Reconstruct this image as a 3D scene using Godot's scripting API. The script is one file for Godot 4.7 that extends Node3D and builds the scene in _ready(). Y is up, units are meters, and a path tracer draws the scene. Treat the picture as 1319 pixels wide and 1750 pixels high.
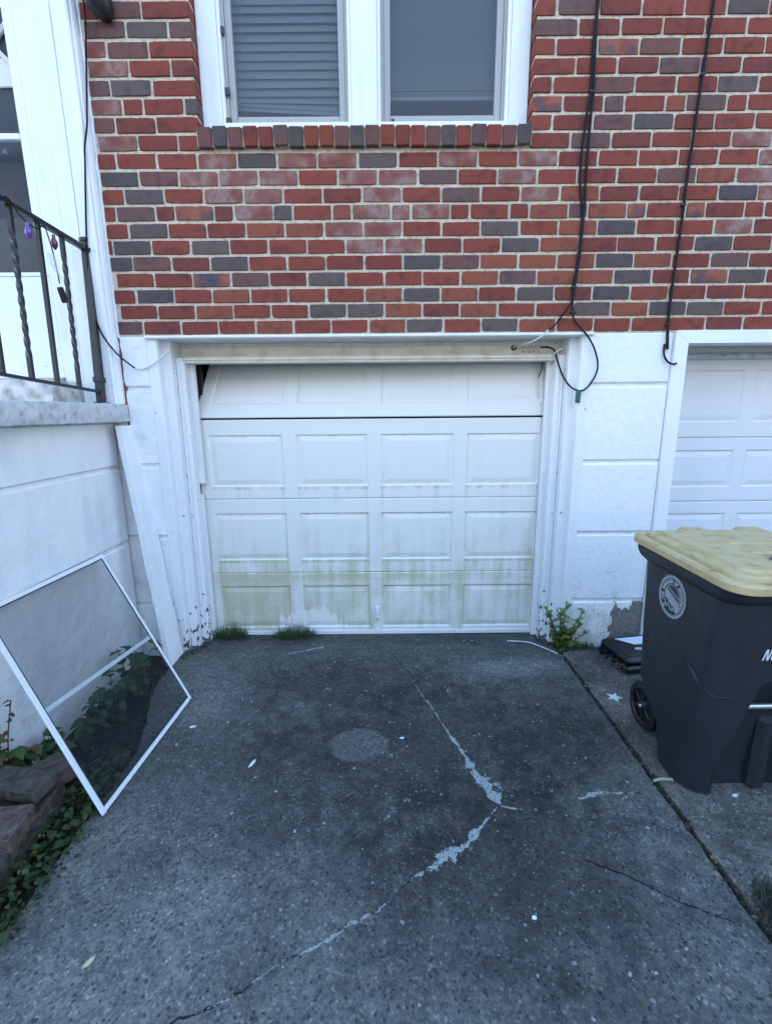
extends Node3D

# ------------------------------------------------------------------ helpers
class MB:
	var v := PackedVector3Array()
	var uv := PackedVector2Array()
	var uvf: Callable
	var warp: Callable
	var xf := Transform3D()

	func tri(a: Vector3, b: Vector3, c: Vector3) -> void:
		for p in [a, b, c]:
			if uvf.is_valid():
				uv.append(uvf.call(p))
			var q: Vector3 = warp.call(p) if warp.is_valid() else p
			v.append(xf * q)

	func face(p: Array, n: Vector3) -> void:
		var q: Array = p.duplicate()
		var m: Vector3 = (q[0] - q[2]).cross(q[0] - q[1])
		if q.size() == 4:
			m = (q[0] - q[2]).cross(q[3] - q[1])
		if m.dot(n) < 0.0:
			q.reverse()
		for i in range(1, q.size() - 1):
			tri(q[0], q[i], q[i + 1])

	func box(lo: Vector3, hi: Vector3, c := 0.002) -> void:
		c = minf(c, 0.45 * minf(hi.x - lo.x, minf(hi.y - lo.y, hi.z - lo.z)))
		var at := func(s: Array, axis: int) -> Vector3:
			var r := Vector3()
			for k in 3:
				var inset := 0.0 if k == axis else c
				r[k] = hi[k] - inset if s[k] > 0 else lo[k] + inset
			return r
		for a in 3:
			var b := (a + 1) % 3
			var d := (a + 2) % 3
			for sa in [-1, 1]:
				var n := Vector3()
				n[a] = sa
				var ps := []
				for t in [[-1, -1], [1, -1], [1, 1], [-1, 1]]:
					var s := [0, 0, 0]
					s[a] = sa
					s[b] = t[0]
					s[d] = t[1]
					ps.append(at.call(s, a))
				face(ps, n)
				if c > 0.0:
					for sb in [-1, 1]:
						var s1 := [0, 0, 0]
						s1[a] = sa
						s1[b] = sb
						s1[d] = -1
						var s2 := s1.duplicate()
						s2[d] = 1
						var m := Vector3()
						m[a] = sa
						m[b] = sb
						face([at.call(s1, a), at.call(s2, a), at.call(s2, b), at.call(s1, b)], m)
		if c > 0.0:
			for sx in [-1, 1]:
				for sy in [-1, 1]:
					for sz in [-1, 1]:
						var s := [sx, sy, sz]
						face([at.call(s, 0), at.call(s, 1), at.call(s, 2)], Vector3(sx, sy, sz))

	func prism(poly: Array, a: float, b: float, along: int) -> void:
		# poly: Vector2 outline, swept along axis `along` from a to b. 0: (y,z), 1: (x,z), 2: (x,y)
		var put := func(p: Vector2, t: float) -> Vector3:
			return Vector3(t, p.x, p.y) if along == 0 else Vector3(p.x, t, p.y) if along == 1 else Vector3(p.x, p.y, t)
		var ps := PackedVector2Array(poly)
		var area := 0.0
		for i in ps.size():
			area += ps[i].cross(ps[(i + 1) % ps.size()])
		for i in ps.size():
			var p := ps[i]
			var q := ps[(i + 1) % ps.size()]
			var e := q - p
			var n2 := Vector2(e.y, -e.x) * signf(area)
			face([put.call(p, a), put.call(q, a), put.call(q, b), put.call(p, b)], put.call(n2, 0.0))
		var t := Geometry2D.triangulate_polygon(ps)
		var ax: Vector3 = put.call(Vector2(), 1.0)
		for i in range(0, t.size(), 3):
			for k in 2:
				var w := b if k == 1 else a
				face([put.call(ps[t[i]], w), put.call(ps[t[i + 1]], w), put.call(ps[t[i + 2]], w)], ax * (1.0 if (k == 1) == (b > a) else -1.0))

	func tube(pts: Array, r, n := 8, closed_ends := true) -> void:
		var rings := []
		var up := Vector3.UP
		for i in pts.size():
			var d: Vector3 = (pts[mini(i + 1, pts.size() - 1)] - pts[maxi(i - 1, 0)]).normalized()
			if i == 0:
				up = Vector3.RIGHT if absf(d.y) > 0.9 else Vector3.UP
			var side := d.cross(up).normalized()
			up = side.cross(d).normalized()
			var ring := []
			var rr: float = r[i] if r is Array else r
			for k in n:
				var a := TAU * k / n
				ring.append(pts[i] + (side * cos(a) + up * sin(a)) * rr)
			rings.append(ring)
		for i in rings.size() - 1:
			for k in n:
				var l := (k + 1) % n
				var mid: Vector3 = (rings[i][k] + rings[i][l]) / 2.0
				face([rings[i][k], rings[i][l], rings[i + 1][l], rings[i + 1][k]], mid - pts[i])
		if closed_ends:
			face(rings[0], pts[0] - pts[1])
			face(rings[-1], pts[-1] - pts[-2])

	func lathe(prof: Array, n: int, x: Transform3D) -> void:
		# prof: Vector2(radius, height) along local y
		for i in prof.size() - 1:
			for k in n:
				var a := TAU * k / n
				var b := TAU * (k + 1) / n
				var p: Vector2 = prof[i]
				var q: Vector2 = prof[i + 1]
				var e := q - p
				var ps := [x * Vector3(p.x * cos(a), p.y, p.x * sin(a)), x * Vector3(p.x * cos(b), p.y, p.x * sin(b)), x * Vector3(q.x * cos(b), q.y, q.x * sin(b)), x * Vector3(q.x * cos(a), q.y, q.x * sin(a))]
				var m := (a + b) / 2.0
				var nn := x.basis * Vector3(e.y * cos(m), -e.x, e.y * sin(m))
				if p.x < 1e-5:
					face([ps[0], ps[2], ps[3]], nn)
				elif q.x < 1e-5:
					face([ps[0], ps[1], ps[2]], nn)
				else:
					face(ps, nn)

	func loft(rings: Array, centres: Array) -> void:
		for i in rings.size() - 1:
			var n: int = rings[i].size()
			for k in n:
				var l := (k + 1) % n
				var mid: Vector3 = (rings[i][k] + rings[i][l] + rings[i + 1][k] + rings[i + 1][l]) / 4.0
				face([rings[i][k], rings[i][l], rings[i + 1][l], rings[i + 1][k]], mid - (centres[i] + centres[i + 1]) / 2.0)

	func rough(lo: Vector3, hi: Vector3, step: float, amp: float, noise: FastNoiseLite) -> void:
		var sz := hi - lo
		var mv := func(p: Vector3) -> Vector3:
			return p + Vector3(noise.get_noise_3d(p.x * 100, p.y * 100, p.z * 100), noise.get_noise_3d(p.x * 100 + 500, p.y * 100, p.z * 100), noise.get_noise_3d(p.x * 100, p.y * 100 + 500, p.z * 100)) * amp
		for a in 3:
			var b := (a + 1) % 3
			var d := (a + 2) % 3
			var nb := maxi(1, int(ceil(sz[b] / step)))
			var nd := maxi(1, int(ceil(sz[d] / step)))
			for sa in 2:
				var n := Vector3()
				n[a] = 1.0 if sa == 1 else -1.0
				for i in nb:
					for j in nd:
						var ps := []
						for t in [[0, 0], [1, 0], [1, 1], [0, 1]]:
							var p := Vector3()
							p[a] = hi[a] if sa == 1 else lo[a]
							p[b] = lo[b] + sz[b] * (i + t[0]) / nb
							p[d] = lo[d] + sz[d] * (j + t[1]) / nd
							var q: Vector3 = p
							# round the edges a little
							var near := 0
							for k in 3:
								if absf(q[k] - lo[k]) < 1e-5 or absf(q[k] - hi[k]) < 1e-5:
									near += 1
							if near >= 2:
								q = q.lerp((lo + hi) / 2.0, 0.0) + ((lo + hi) / 2.0 - q).sign() * amp * 0.8
							ps.append(mv.call(q))
						face(ps, n)

	func mesh(angle := 38.0) -> ArrayMesh:
		var fn := PackedVector3Array()
		var at := {}
		for i in range(0, v.size(), 3):
			var n := (v[i] - v[i + 2]).cross(v[i] - v[i + 1])
			fn.append(n)
			for k in 3:
				var key := Vector3i((v[i + k] * 20000.0).round())
				if not at.has(key):
					at[key] = []
				at[key].append(i / 3)
		var lim := cos(deg_to_rad(angle))
		var nn := PackedVector3Array()
		nn.resize(v.size())
		for i in v.size():
			var me := fn[i / 3].normalized()
			var sum := Vector3()
			for f in at[Vector3i((v[i] * 20000.0).round())]:
				if fn[f].normalized().dot(me) >= lim:
					sum += fn[f]
			nn[i] = sum.normalized() if sum.length_squared() > 0.0 else me
		var arr := []
		arr.resize(Mesh.ARRAY_MAX)
		arr[Mesh.ARRAY_VERTEX] = v
		arr[Mesh.ARRAY_NORMAL] = nn
		if uv.size() == v.size():
			arr[Mesh.ARRAY_TEX_UV] = uv
		var m := ArrayMesh.new()
		m.add_surface_from_arrays(Mesh.PRIMITIVE_TRIANGLES, arr)
		return m

var taken := {}
var M := {}
var rng := RandomNumberGenerator.new()

func numbered(called: String, parent: Node) -> String:
	var key := "%d/%s" % [parent.get_instance_id(), called]
	var n: int = taken.get(key, 0)
	taken[key] = n + 1
	return called if n == 0 else "%s_%03d" % [called, n]

func put(called: String, mesh: Mesh, m: Material, parent: Node = self) -> MeshInstance3D:
	var o := MeshInstance3D.new()
	o.name = numbered(called, parent)
	o.mesh = mesh
	o.material_override = m
	parent.add_child(o, true)
	return o

func thing(called: String, label: String, category: String, at := Vector3.ZERO, group := "") -> Node3D:
	var o := Node3D.new()
	o.name = numbered(called, self)
	add_child(o, true)
	o.position = at
	return tag(o, label, category, group)

func tag(o: Node3D, label: String, category: String, group := "", kind := "thing") -> Node3D:
	o.set_meta("label", label)
	o.set_meta("category", category)
	o.set_meta("kind", kind)
	if group != "":
		o.set_meta("group", group)
	return o

func structure(o: Node3D) -> Node3D:
	o.set_meta("kind", "structure")
	return o

func lin(r: float, g: float, b: float, a := 1.0) -> Color:
	var c := Color(r, g, b).linear_to_srgb()
	c.a = a
	return c

func mat(c: Color, rough := 0.8, spec := 0.5) -> StandardMaterial3D:
	var m := StandardMaterial3D.new()
	m.albedo_color = c
	m.roughness = rough
	m.metallic_specular = spec
	return m

func noise(seed_: int, freq: float, oct := 4, type := FastNoiseLite.TYPE_SIMPLEX_SMOOTH) -> FastNoiseLite:
	var n := FastNoiseLite.new()
	n.seed = seed_
	n.frequency = freq
	n.noise_type = type
	n.fractal_octaves = oct
	if oct < 2:
		n.fractal_type = FastNoiseLite.FRACTAL_NONE
	return n

func gray(n: FastNoiseLite, w: int, h: int, seamless := false) -> PackedByteArray:
	var im := n.get_seamless_image(w, h) if seamless else n.get_image(w, h)
	im.convert(Image.FORMAT_L8)
	return im.get_data()

func tex_l8(d: PackedByteArray, w: int, h: int) -> ImageTexture:
	return ImageTexture.create_from_image(Image.create_from_data(w, h, false, Image.FORMAT_L8, d))

func tex_rgb(d: PackedByteArray, w: int, h: int) -> ImageTexture:
	return ImageTexture.create_from_image(Image.create_from_data(w, h, false, Image.FORMAT_RGB8, d))

# a repeating picture that runs through a few colours with coarse and fine grain
func grain(seed_: int, w: int, freq: float, stops: Array, fine := 0.15, stretch := 1) -> ImageTexture:
	var d: PackedByteArray
	if stretch > 1:
		var im := noise(seed_, freq, 5).get_seamless_image(w, w / stretch)
		im.resize(w, w, Image.INTERPOLATE_CUBIC)
		im.convert(Image.FORMAT_L8)
		d = im.get_data()
	else:
		d = gray(noise(seed_, freq, 5), w, w, true)
	var f := gray(noise(seed_ + 7, 0.35, 2), w, w, true)
	var out := PackedByteArray()
	out.resize(w * w * 3)
	var lut := []
	for i in 256:
		var t := i / 255.0 * (stops.size() - 1)
		var k := mini(int(t), stops.size() - 2)
		lut.append(stops[k].lerp(stops[k + 1], t - k))
	for i in w * w:
		var c: Color = lut[d[i]]
		var g := 1.0 + (f[i] / 255.0 - 0.5) * 2.0 * fine
		out[i * 3] = clampi(int(c.r * g * 255.0), 0, 255)
		out[i * 3 + 1] = clampi(int(c.g * g * 255.0), 0, 255)
		out[i * 3 + 2] = clampi(int(c.b * g * 255.0), 0, 255)
	return tex_rgb(out, w, w)

func world(m: StandardMaterial3D, per_metre: float) -> StandardMaterial3D:
	m.uv1_triplanar = true
	m.uv1_world_triplanar = true
	m.uv1_scale = Vector3.ONE * per_metre
	return m

func relief(m: StandardMaterial3D, t: Texture2D, cm: float) -> StandardMaterial3D:
	m.heightmap_enabled = true
	m.heightmap_texture = t
	m.heightmap_scale = cm
	return m

func curve(pts: Array, k := 6) -> Array:
	var out := []
	for i in pts.size() - 1:
		var a = pts[maxi(i - 1, 0)]
		var d = pts[mini(i + 2, pts.size() - 1)]
		for j in k:
			out.append(pts[i].cubic_interpolate(pts[i + 1], a, d, float(j) / k))
	out.append(pts[-1])
	return out

func flat(pts: Array, z: float) -> Array:
	var out := []
	for p in pts:
		out.append(Vector3(p.x, p.y, z))
	return out

# ------------------------------------------------------------------ scene
func _ready() -> void:
	rng.seed = 11
	var cam := Camera3D.new()
	cam.name = "camera"
	add_child(cam)
	cam.position = Vector3(0, 1.483, 2.75)
	cam.basis = Basis(Vector3.UP, -0.0016) * Basis(Vector3.RIGHT, -0.2115) * Basis(Vector3.BACK, -0.0083)
	cam.fov = 95.87
	cam.near = 0.02
	cam.far = 400.0
	cam.current = true
	var we := WorldEnvironment.new()
	we.name = "world_environment"
	var env := Environment.new()
	env.background_mode = Environment.BG_SKY
	var sky := ProceduralSkyMaterial.new()
	sky.sky_energy_multiplier = 1.8
	sky.sky_top_color = lin(0.118, 0.23, 0.42)
	sky.sky_horizon_color = lin(1.0, 1.0, 0.97)
	sky.sky_curve = 0.2
	sky.ground_bottom_color = lin(0.1, 0.1, 0.1)
	sky.ground_horizon_color = lin(0.4, 0.45, 0.5)
	sky.sun_angle_max = 12.0
	env.sky = Sky.new()
	env.sky.sky_material = sky
	env.background_energy_multiplier = 1.0
	env.tonemap_mode = Environment.TONE_MAPPER_LINEAR
	env.tonemap_exposure = 1.9
	env.sdfgi_enabled = true
	env.ssao_enabled = true
	env.ssil_enabled = true
	we.environment = env
	add_child(we)
	var sun := DirectionalLight3D.new()
	sun.name = "sun"
	sun.light_color = Color(1.0, 0.95, 0.88)
	sun.light_energy = 1.6
	sun.light_angular_distance = 0.5
	sun.shadow_enabled = true
	add_child(sun)
	sun.look_at_from_position(Vector3(2.0, 8.5, -8.0), Vector3.ZERO)

	materials()
	ground()
	house()
	windows()
	garage_doors()
	entrance()
	porch()
	railing()
	cables()
	corner_board()
	screen()
	bin()
	tool_case()
	edging_blocks()
	plants()
	litter()
	crumbs()
	tree()
	side_trees()

func materials() -> void:
	var fine := tex_l8(gray(noise(3, 0.05, 5), 512, 512, true), 512, 512)
	var pits := tex_l8(gray(noise(5, 0.02, 5, FastNoiseLite.TYPE_PERLIN), 512, 512, true), 512, 512)
	M.fine = fine
	M.pits = pits
	var tones := grain(21, 512, 0.012, [Color(0.76, 0.8, 0.88), Color(0.88, 0.9, 0.94), Color(1, 1, 1), Color(0.98, 0.97, 0.94), Color(0.86, 0.86, 0.86)], 0.2)
	var reds := [lin(0.222, 0.055, 0.038), lin(0.2, 0.05, 0.038), lin(0.236, 0.059, 0.04), lin(0.18, 0.05, 0.04)]
	M.brick = {"r": [], "o": [], "p": [], "d": [], "m": [], "w": []}
	var sets := {
		"r": reds,
		"o": [lin(0.26, 0.078, 0.048), lin(0.245, 0.073, 0.046)],
		"p": [lin(0.165, 0.075, 0.064), lin(0.145, 0.078, 0.07)],
		"d": [lin(0.11, 0.08, 0.077), lin(0.128, 0.09, 0.082), lin(0.095, 0.074, 0.073)],
	}
	for k in sets:
		for c in sets[k]:
			var m := world(mat(c, 0.88, 0.35), 1.7)
			m.albedo_texture = tones
			M.brick[k].append(relief(m, fine, 0.12))
	var mix := grain(31, 512, 0.009, [lin(0.06, 0.055, 0.075), lin(0.085, 0.07, 0.085), lin(0.22, 0.07, 0.05), lin(0.3, 0.1, 0.065), lin(0.1, 0.08, 0.095)], 0.16)
	var pale := grain(41, 512, 0.011, [lin(0.175, 0.055, 0.043), lin(0.2, 0.068, 0.054), lin(0.225, 0.098, 0.082), lin(0.27, 0.17, 0.15), lin(0.21, 0.08, 0.064)], 0.14)
	for t in [[mix, "m"], [pale, "w"]]:
		for off in [0.0, 0.37]:
			var m := world(mat(Color.WHITE, 0.88, 0.35), 1.3)
			m.uv1_offset = Vector3(off, off * 2.0, 0)
			m.albedo_texture = t[0]
			M.brick[t[1]].append(relief(m, fine, 0.12))
	M.mortar = world(mat(Color.WHITE, 0.95, 0.2), 2.0)
	M.mortar.albedo_texture = grain(51, 512, 0.03, [lin(0.32, 0.26, 0.2), lin(0.52, 0.44, 0.345), lin(0.6, 0.52, 0.42), lin(0.54, 0.465, 0.37)], 0.18)
	relief(M.mortar, fine, 0.3)
	var paint := grain(61, 512, 0.006, [lin(0.66, 0.67, 0.69), lin(0.77, 0.78, 0.79), lin(0.8, 0.81, 0.82), lin(0.8, 0.8, 0.8)], 0.035)
	M.masonry = world(mat(Color.WHITE, 0.75, 0.4), 1.1)
	M.masonry.albedo_texture = paint
	relief(M.masonry, pits, 0.75)
	var streaks := grain(71, 512, 0.01, [lin(0.66, 0.69, 0.72), lin(0.74, 0.77, 0.79), lin(0.79, 0.81, 0.82), lin(0.81, 0.82, 0.83), lin(0.77, 0.79, 0.81)], 0.06, 5)
	M.streaked = world(mat(Color.WHITE, 0.8, 0.4), 0.9)
	M.streaked.albedo_texture = streaks
	relief(M.streaked, pits, 0.75)
	M.wood = world(mat(Color.WHITE, 0.5, 0.5), 1.3)
	M.wood.albedo_texture = grain(81, 512, 0.008, [lin(0.7, 0.71, 0.73), lin(0.78, 0.79, 0.8), lin(0.8, 0.8, 0.81)], 0.025, 6)
	relief(M.wood, fine, 0.05)
	M.cream = world(mat(Color.WHITE, 0.55, 0.5), 1.5)
	M.cream.albedo_texture = grain(91, 512, 0.01, [lin(0.6, 0.54, 0.44), lin(0.74, 0.69, 0.59), lin(0.78, 0.74, 0.65)], 0.04, 1)
	M.vinyl = relief(world(mat(lin(0.78, 0.79, 0.8), 0.4, 0.5), 3.0), fine, 0.02)
	M.aluminium = mat(lin(0.36, 0.35, 0.345), 0.45, 0.5)
	M.dark_soffit = mat(lin(0.3, 0.31, 0.32), 0.6)
	M.concrete = world(mat(Color.WHITE, 0.92, 0.3), 1.6)
	M.concrete.albedo_texture = grain(101, 512, 0.02, [lin(0.1, 0.1, 0.1), lin(0.4, 0.415, 0.43), lin(0.48, 0.5, 0.52), lin(0.53, 0.555, 0.58), lin(0.56, 0.58, 0.6), lin(0.5, 0.52, 0.54)], 0.14)
	relief(M.concrete, pits, 0.9)
	M.step = world(mat(Color.WHITE, 0.9, 0.3), 1.2)
	M.step.albedo_texture = grain(105, 512, 0.014, [lin(0.24, 0.21, 0.18), lin(0.5, 0.47, 0.43), lin(0.68, 0.66, 0.63), lin(0.74, 0.73, 0.71)], 0.1)
	relief(M.step, pits, 0.6)
	M.iron = relief(world(mat(lin(0.016, 0.017, 0.02), 0.42, 0.5), 6.0), fine, 0.08)
	M.black = mat(lin(0.012, 0.012, 0.015), 0.45, 0.5)
	M.cable = mat(lin(0.01, 0.009, 0.012), 0.6, 0.3)
	M.white_cord = mat(lin(0.62, 0.63, 0.64), 0.5, 0.5)
	M.glass = mat(Color(0.3, 0.34, 0.36, 0.02), 0.02, 0.5)
	M.glass.transparency = BaseMaterial3D.TRANSPARENCY_ALPHA
	M.room = mat(lin(0.05, 0.06, 0.08), 0.9)
	M.steel = mat(lin(0.6, 0.62, 0.62), 0.3, 0.5)
	M.steel.metallic = 0.9
	M.rust = relief(world(mat(lin(0.2, 0.075, 0.045), 0.95, 0.2), 3.0), pits, 0.6)
	M.soil = world(mat(Color.WHITE, 1.0, 0.1), 1.5)
	M.soil.albedo_texture = grain(111, 512, 0.03, [lin(0.015, 0.013, 0.01), lin(0.035, 0.029, 0.022), lin(0.06, 0.05, 0.04)], 0.3)
	relief(M.soil, pits, 2.0)

# ------------------------------------------------------------------ ground
func sstep(a: float, b: float, x: float) -> float:
	var t := clampf((x - a) / (b - a), 0.0, 1.0)
	return t * t * (3.0 - 2.0 * t)

# blobs: [x, z, rx, rz, gain]; cracks: [points, [widths], white]
func concrete_maps(x0: float, x1: float, z0: float, z1: float, w: int, h: int, base: Color, blobs: Array, cracks: Array, seed_: int) -> Array:
	var low := noise(seed_, 2.3, 4)
	var lw := 240
	var lh := int(240 * (z1 - z0) / (x1 - x0))
	var lowd := PackedByteArray()
	lowd.resize(lw * lh)
	for j in lh:
		for i in lw:
			var x := lerpf(x0, x1, (i + 0.5) / lw)
			var z := lerpf(z0, z1, (j + 0.5) / lh)
			var n2 := low.get_noise_2d(x * 3.0 + 40.0, z * 3.0)
			var g := 0.5 * (1.0 + 0.35 * low.get_noise_2d(x, z) + 0.2 * n2)
			for b in blobs:
				var d := sqrt(pow((x - b[0]) / b[2], 2) + pow((z - b[1]) / b[3], 2)) + n2 * 0.5
				if b.size() > 5:
					d = sqrt(pow((x - b[0]) / b[2], 2) + pow((z - b[1]) / b[3], 2)) + n2 * 0.12
					g = lerpf(g, 0.5 * (1.0 + b[4]), sstep(1.12, 0.95, d))
				else:
					g *= 1.0 + b[4] * sstep(1.35, 0.45, d)
			lowd[j * lw + i] = clampi(int(g * 255.0), 0, 255)
	var lim := Image.create_from_data(lw, lh, false, Image.FORMAT_L8, lowd)
	lim.resize(w, h, Image.INTERPOLATE_CUBIC)
	lowd = lim.get_data()
	var px := w / (x1 - x0)
	var cn := noise(seed_ + 1, 1.0 / (0.011 * px), 1, FastNoiseLite.TYPE_CELLULAR)
	cn.cellular_return_type = FastNoiseLite.RETURN_CELL_VALUE
	var cv := gray(cn, w, h)
	cn.cellular_return_type = FastNoiseLite.RETURN_DISTANCE
	var cd := gray(cn, w, h)
	var c2 := noise(seed_ + 4, 1.0 / (0.0065 * px), 1, FastNoiseLite.TYPE_CELLULAR)
	c2.cellular_return_type = FastNoiseLite.RETURN_CELL_VALUE
	var grit := gray(c2, w, h)
	var mid := gray(noise(seed_ + 2, 1.0 / (0.05 * px), 4), w, h)
	var fine := gray(noise(seed_ + 3, 0.4, 2), w, h)
	var col := PackedByteArray()
	col.resize(w * h * 3)
	var hgt := PackedByteArray()
	hgt.resize(w * h)
	var lut := PackedFloat32Array()
	for i in 1025:
		lut.append(Color(i / 1024.0, 0, 0).linear_to_srgb().r * 255.0)
	for i in w * h:
		var c := cv[i]
		var d := cd[i]
		var g := lowd[i] / 127.5 * (0.7 + 0.6 * mid[i] / 255.0) * (0.7 + 0.6 * fine[i] / 255.0) * (0.7 + 0.6 * grit[i] / 255.0)
		var hh := 110 + (mid[i] >> 3)
		var warm := 0.0
		if d < 40 + (mid[i] >> 2) + (fine[i] >> 3):
			if c > 234:
				g = g * 1.3 + 0.55
				hh += 60
				warm = 0.02
			elif c < 26:
				g *= 0.45
				hh -= 40
			elif c > 120 and c < 134:
				g *= 1.45
				warm = 0.12
				hh += 45
		hh += grit[i] >> 3
		col[i * 3] = int(lut[clampi(int(g * base.r * (1.0 + warm) * 1024.0), 0, 1024)])
		col[i * 3 + 1] = int(lut[clampi(int(g * base.g * 1024.0), 0, 1024)])
		col[i * 3 + 2] = int(lut[clampi(int(g * base.b * (1.0 - warm) * 1024.0), 0, 1024)])
		hgt[i] = clampi(hh, 0, 255)
	var jag := noise(seed_ + 9, 26.0, 4)
	for cr in cracks:
		var pts: Array = curve(cr[0], 5)
		var ws: Array = cr[1]
		for s in pts.size() - 1:
			var a: Vector2 = pts[s]
			var b: Vector2 = pts[s + 1]
			var t := float(s) / (pts.size() - 1) * (ws.size() - 1)
			var wd := lerpf(ws[int(t)], ws[mini(int(t) + 1, ws.size() - 1)], t - int(t))
			var rad := maxf(wd * 1.6, 0.008)
			var i0 := clampi(int((minf(a.x, b.x) - rad - x0) * px), 0, w - 1)
			var i1 := clampi(int((maxf(a.x, b.x) + rad - x0) * px) + 1, 0, w - 1)
			var j0 := clampi(int((minf(a.y, b.y) - rad - z0) * px), 0, h - 1)
			var j1 := clampi(int((maxf(a.y, b.y) + rad - z0) * px) + 1, 0, h - 1)
			for j in range(j0, j1 + 1):
				for i in range(i0, i1 + 1):
					var p := Vector2(x0 + (i + 0.5) / px, z0 + (j + 0.5) / px)
					var n := jag.get_noise_2d(p.x, p.y)
					p += Vector2(n, jag.get_noise_2d(p.x + 9.0, p.y)) * 0.006
					var q := Geometry2D.get_closest_point_to_segment(p, a, b)
					var d := p.distance_to(q)
					var k := j * w + i
					if cr[2] and d < wd * (0.5 + 0.9 * jag.get_noise_2d(p.x * 0.7 + 30.0, p.y * 0.7) + 0.5 * (fine[k] / 255.0 - 0.5)):
						var f := 0.8 + 0.35 * fine[k] / 255.0
						if jag.get_noise_2d(p.x * 3.0, p.y * 3.0 + 70.0) + fine[k] / 900.0 > 0.52:
							continue
						col[k * 3] = clampi(int(150 * f), 0, 255)
						col[k * 3 + 1] = clampi(int(153 * f), 0, 255)
						col[k * 3 + 2] = clampi(int(152 * f), 0, 255)
						hgt[k] = clampi(150 + int(fine[k] / 8.0), 0, 255)
					elif d < 0.0026:
						for m in 3:
							col[k * 3 + m] = int(col[k * 3 + m] * 0.35)
						hgt[k] = 10
	return [tex_rgb(col, w, h), tex_l8(hgt, w, h)]

func slab(x0: float, x1: float, z0: float, z1: float, m: Material, called: String, sx: float, sz: float, ux0: float, ux1: float, uz0: float, uz1: float) -> void:
	var b := MB.new()
	b.uvf = func(p: Vector3) -> Vector2: return Vector2((p.x - ux0) / (ux1 - ux0), (p.z - uz0) / (uz1 - uz0))
	var n := noise(77 + int(sx), 9.0, 3)
	var nx := 6
	var nz := int((z1 - z0) / sz)
	var at := func(i: int, j: int) -> Vector3:
		var z := lerpf(z0, z1, float(j) / nz)
		var l := x0 + n.get_noise_2d(z, 3.0) * 0.012 - (0.17 * sstep(1.0, 0.35, z) if x0 < 0.0 else 0.0)
		var r := x1 + n.get_noise_2d(z, 9.0) * 0.008
		var y := 0.0 if z > 0.1 else -0.03 * (0.1 - z) / 0.33
		y += n.get_noise_2d(z * 0.2, i * 0.3) * 0.003
		return Vector3(lerpf(l, r, float(i) / nx), y, z)
	for j in nz:
		for i in nx:
			b.face([at.call(i, j), at.call(i + 1, j), at.call(i + 1, j + 1), at.call(i, j + 1)], Vector3.UP)
		for e in [0, nx]:
			var p: Vector3 = at.call(e, j)
			var q: Vector3 = at.call(e, j + 1)
			b.face([p, q, q + Vector3(0, -0.12, 0), p + Vector3(0, -0.12, 0)], Vector3(-1 if e == 0 else 1, 0, 0))
	for jj in [0, nz]:
		for i in nx:
			var p: Vector3 = at.call(i, jj)
			var q: Vector3 = at.call(i + 1, jj)
			b.face([p, q, q + Vector3(0, -0.12, 0), p + Vector3(0, -0.12, 0)], Vector3(0, 0, -1 if jj == 0 else 1))
	structure(put(called, b.mesh(), m))

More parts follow.
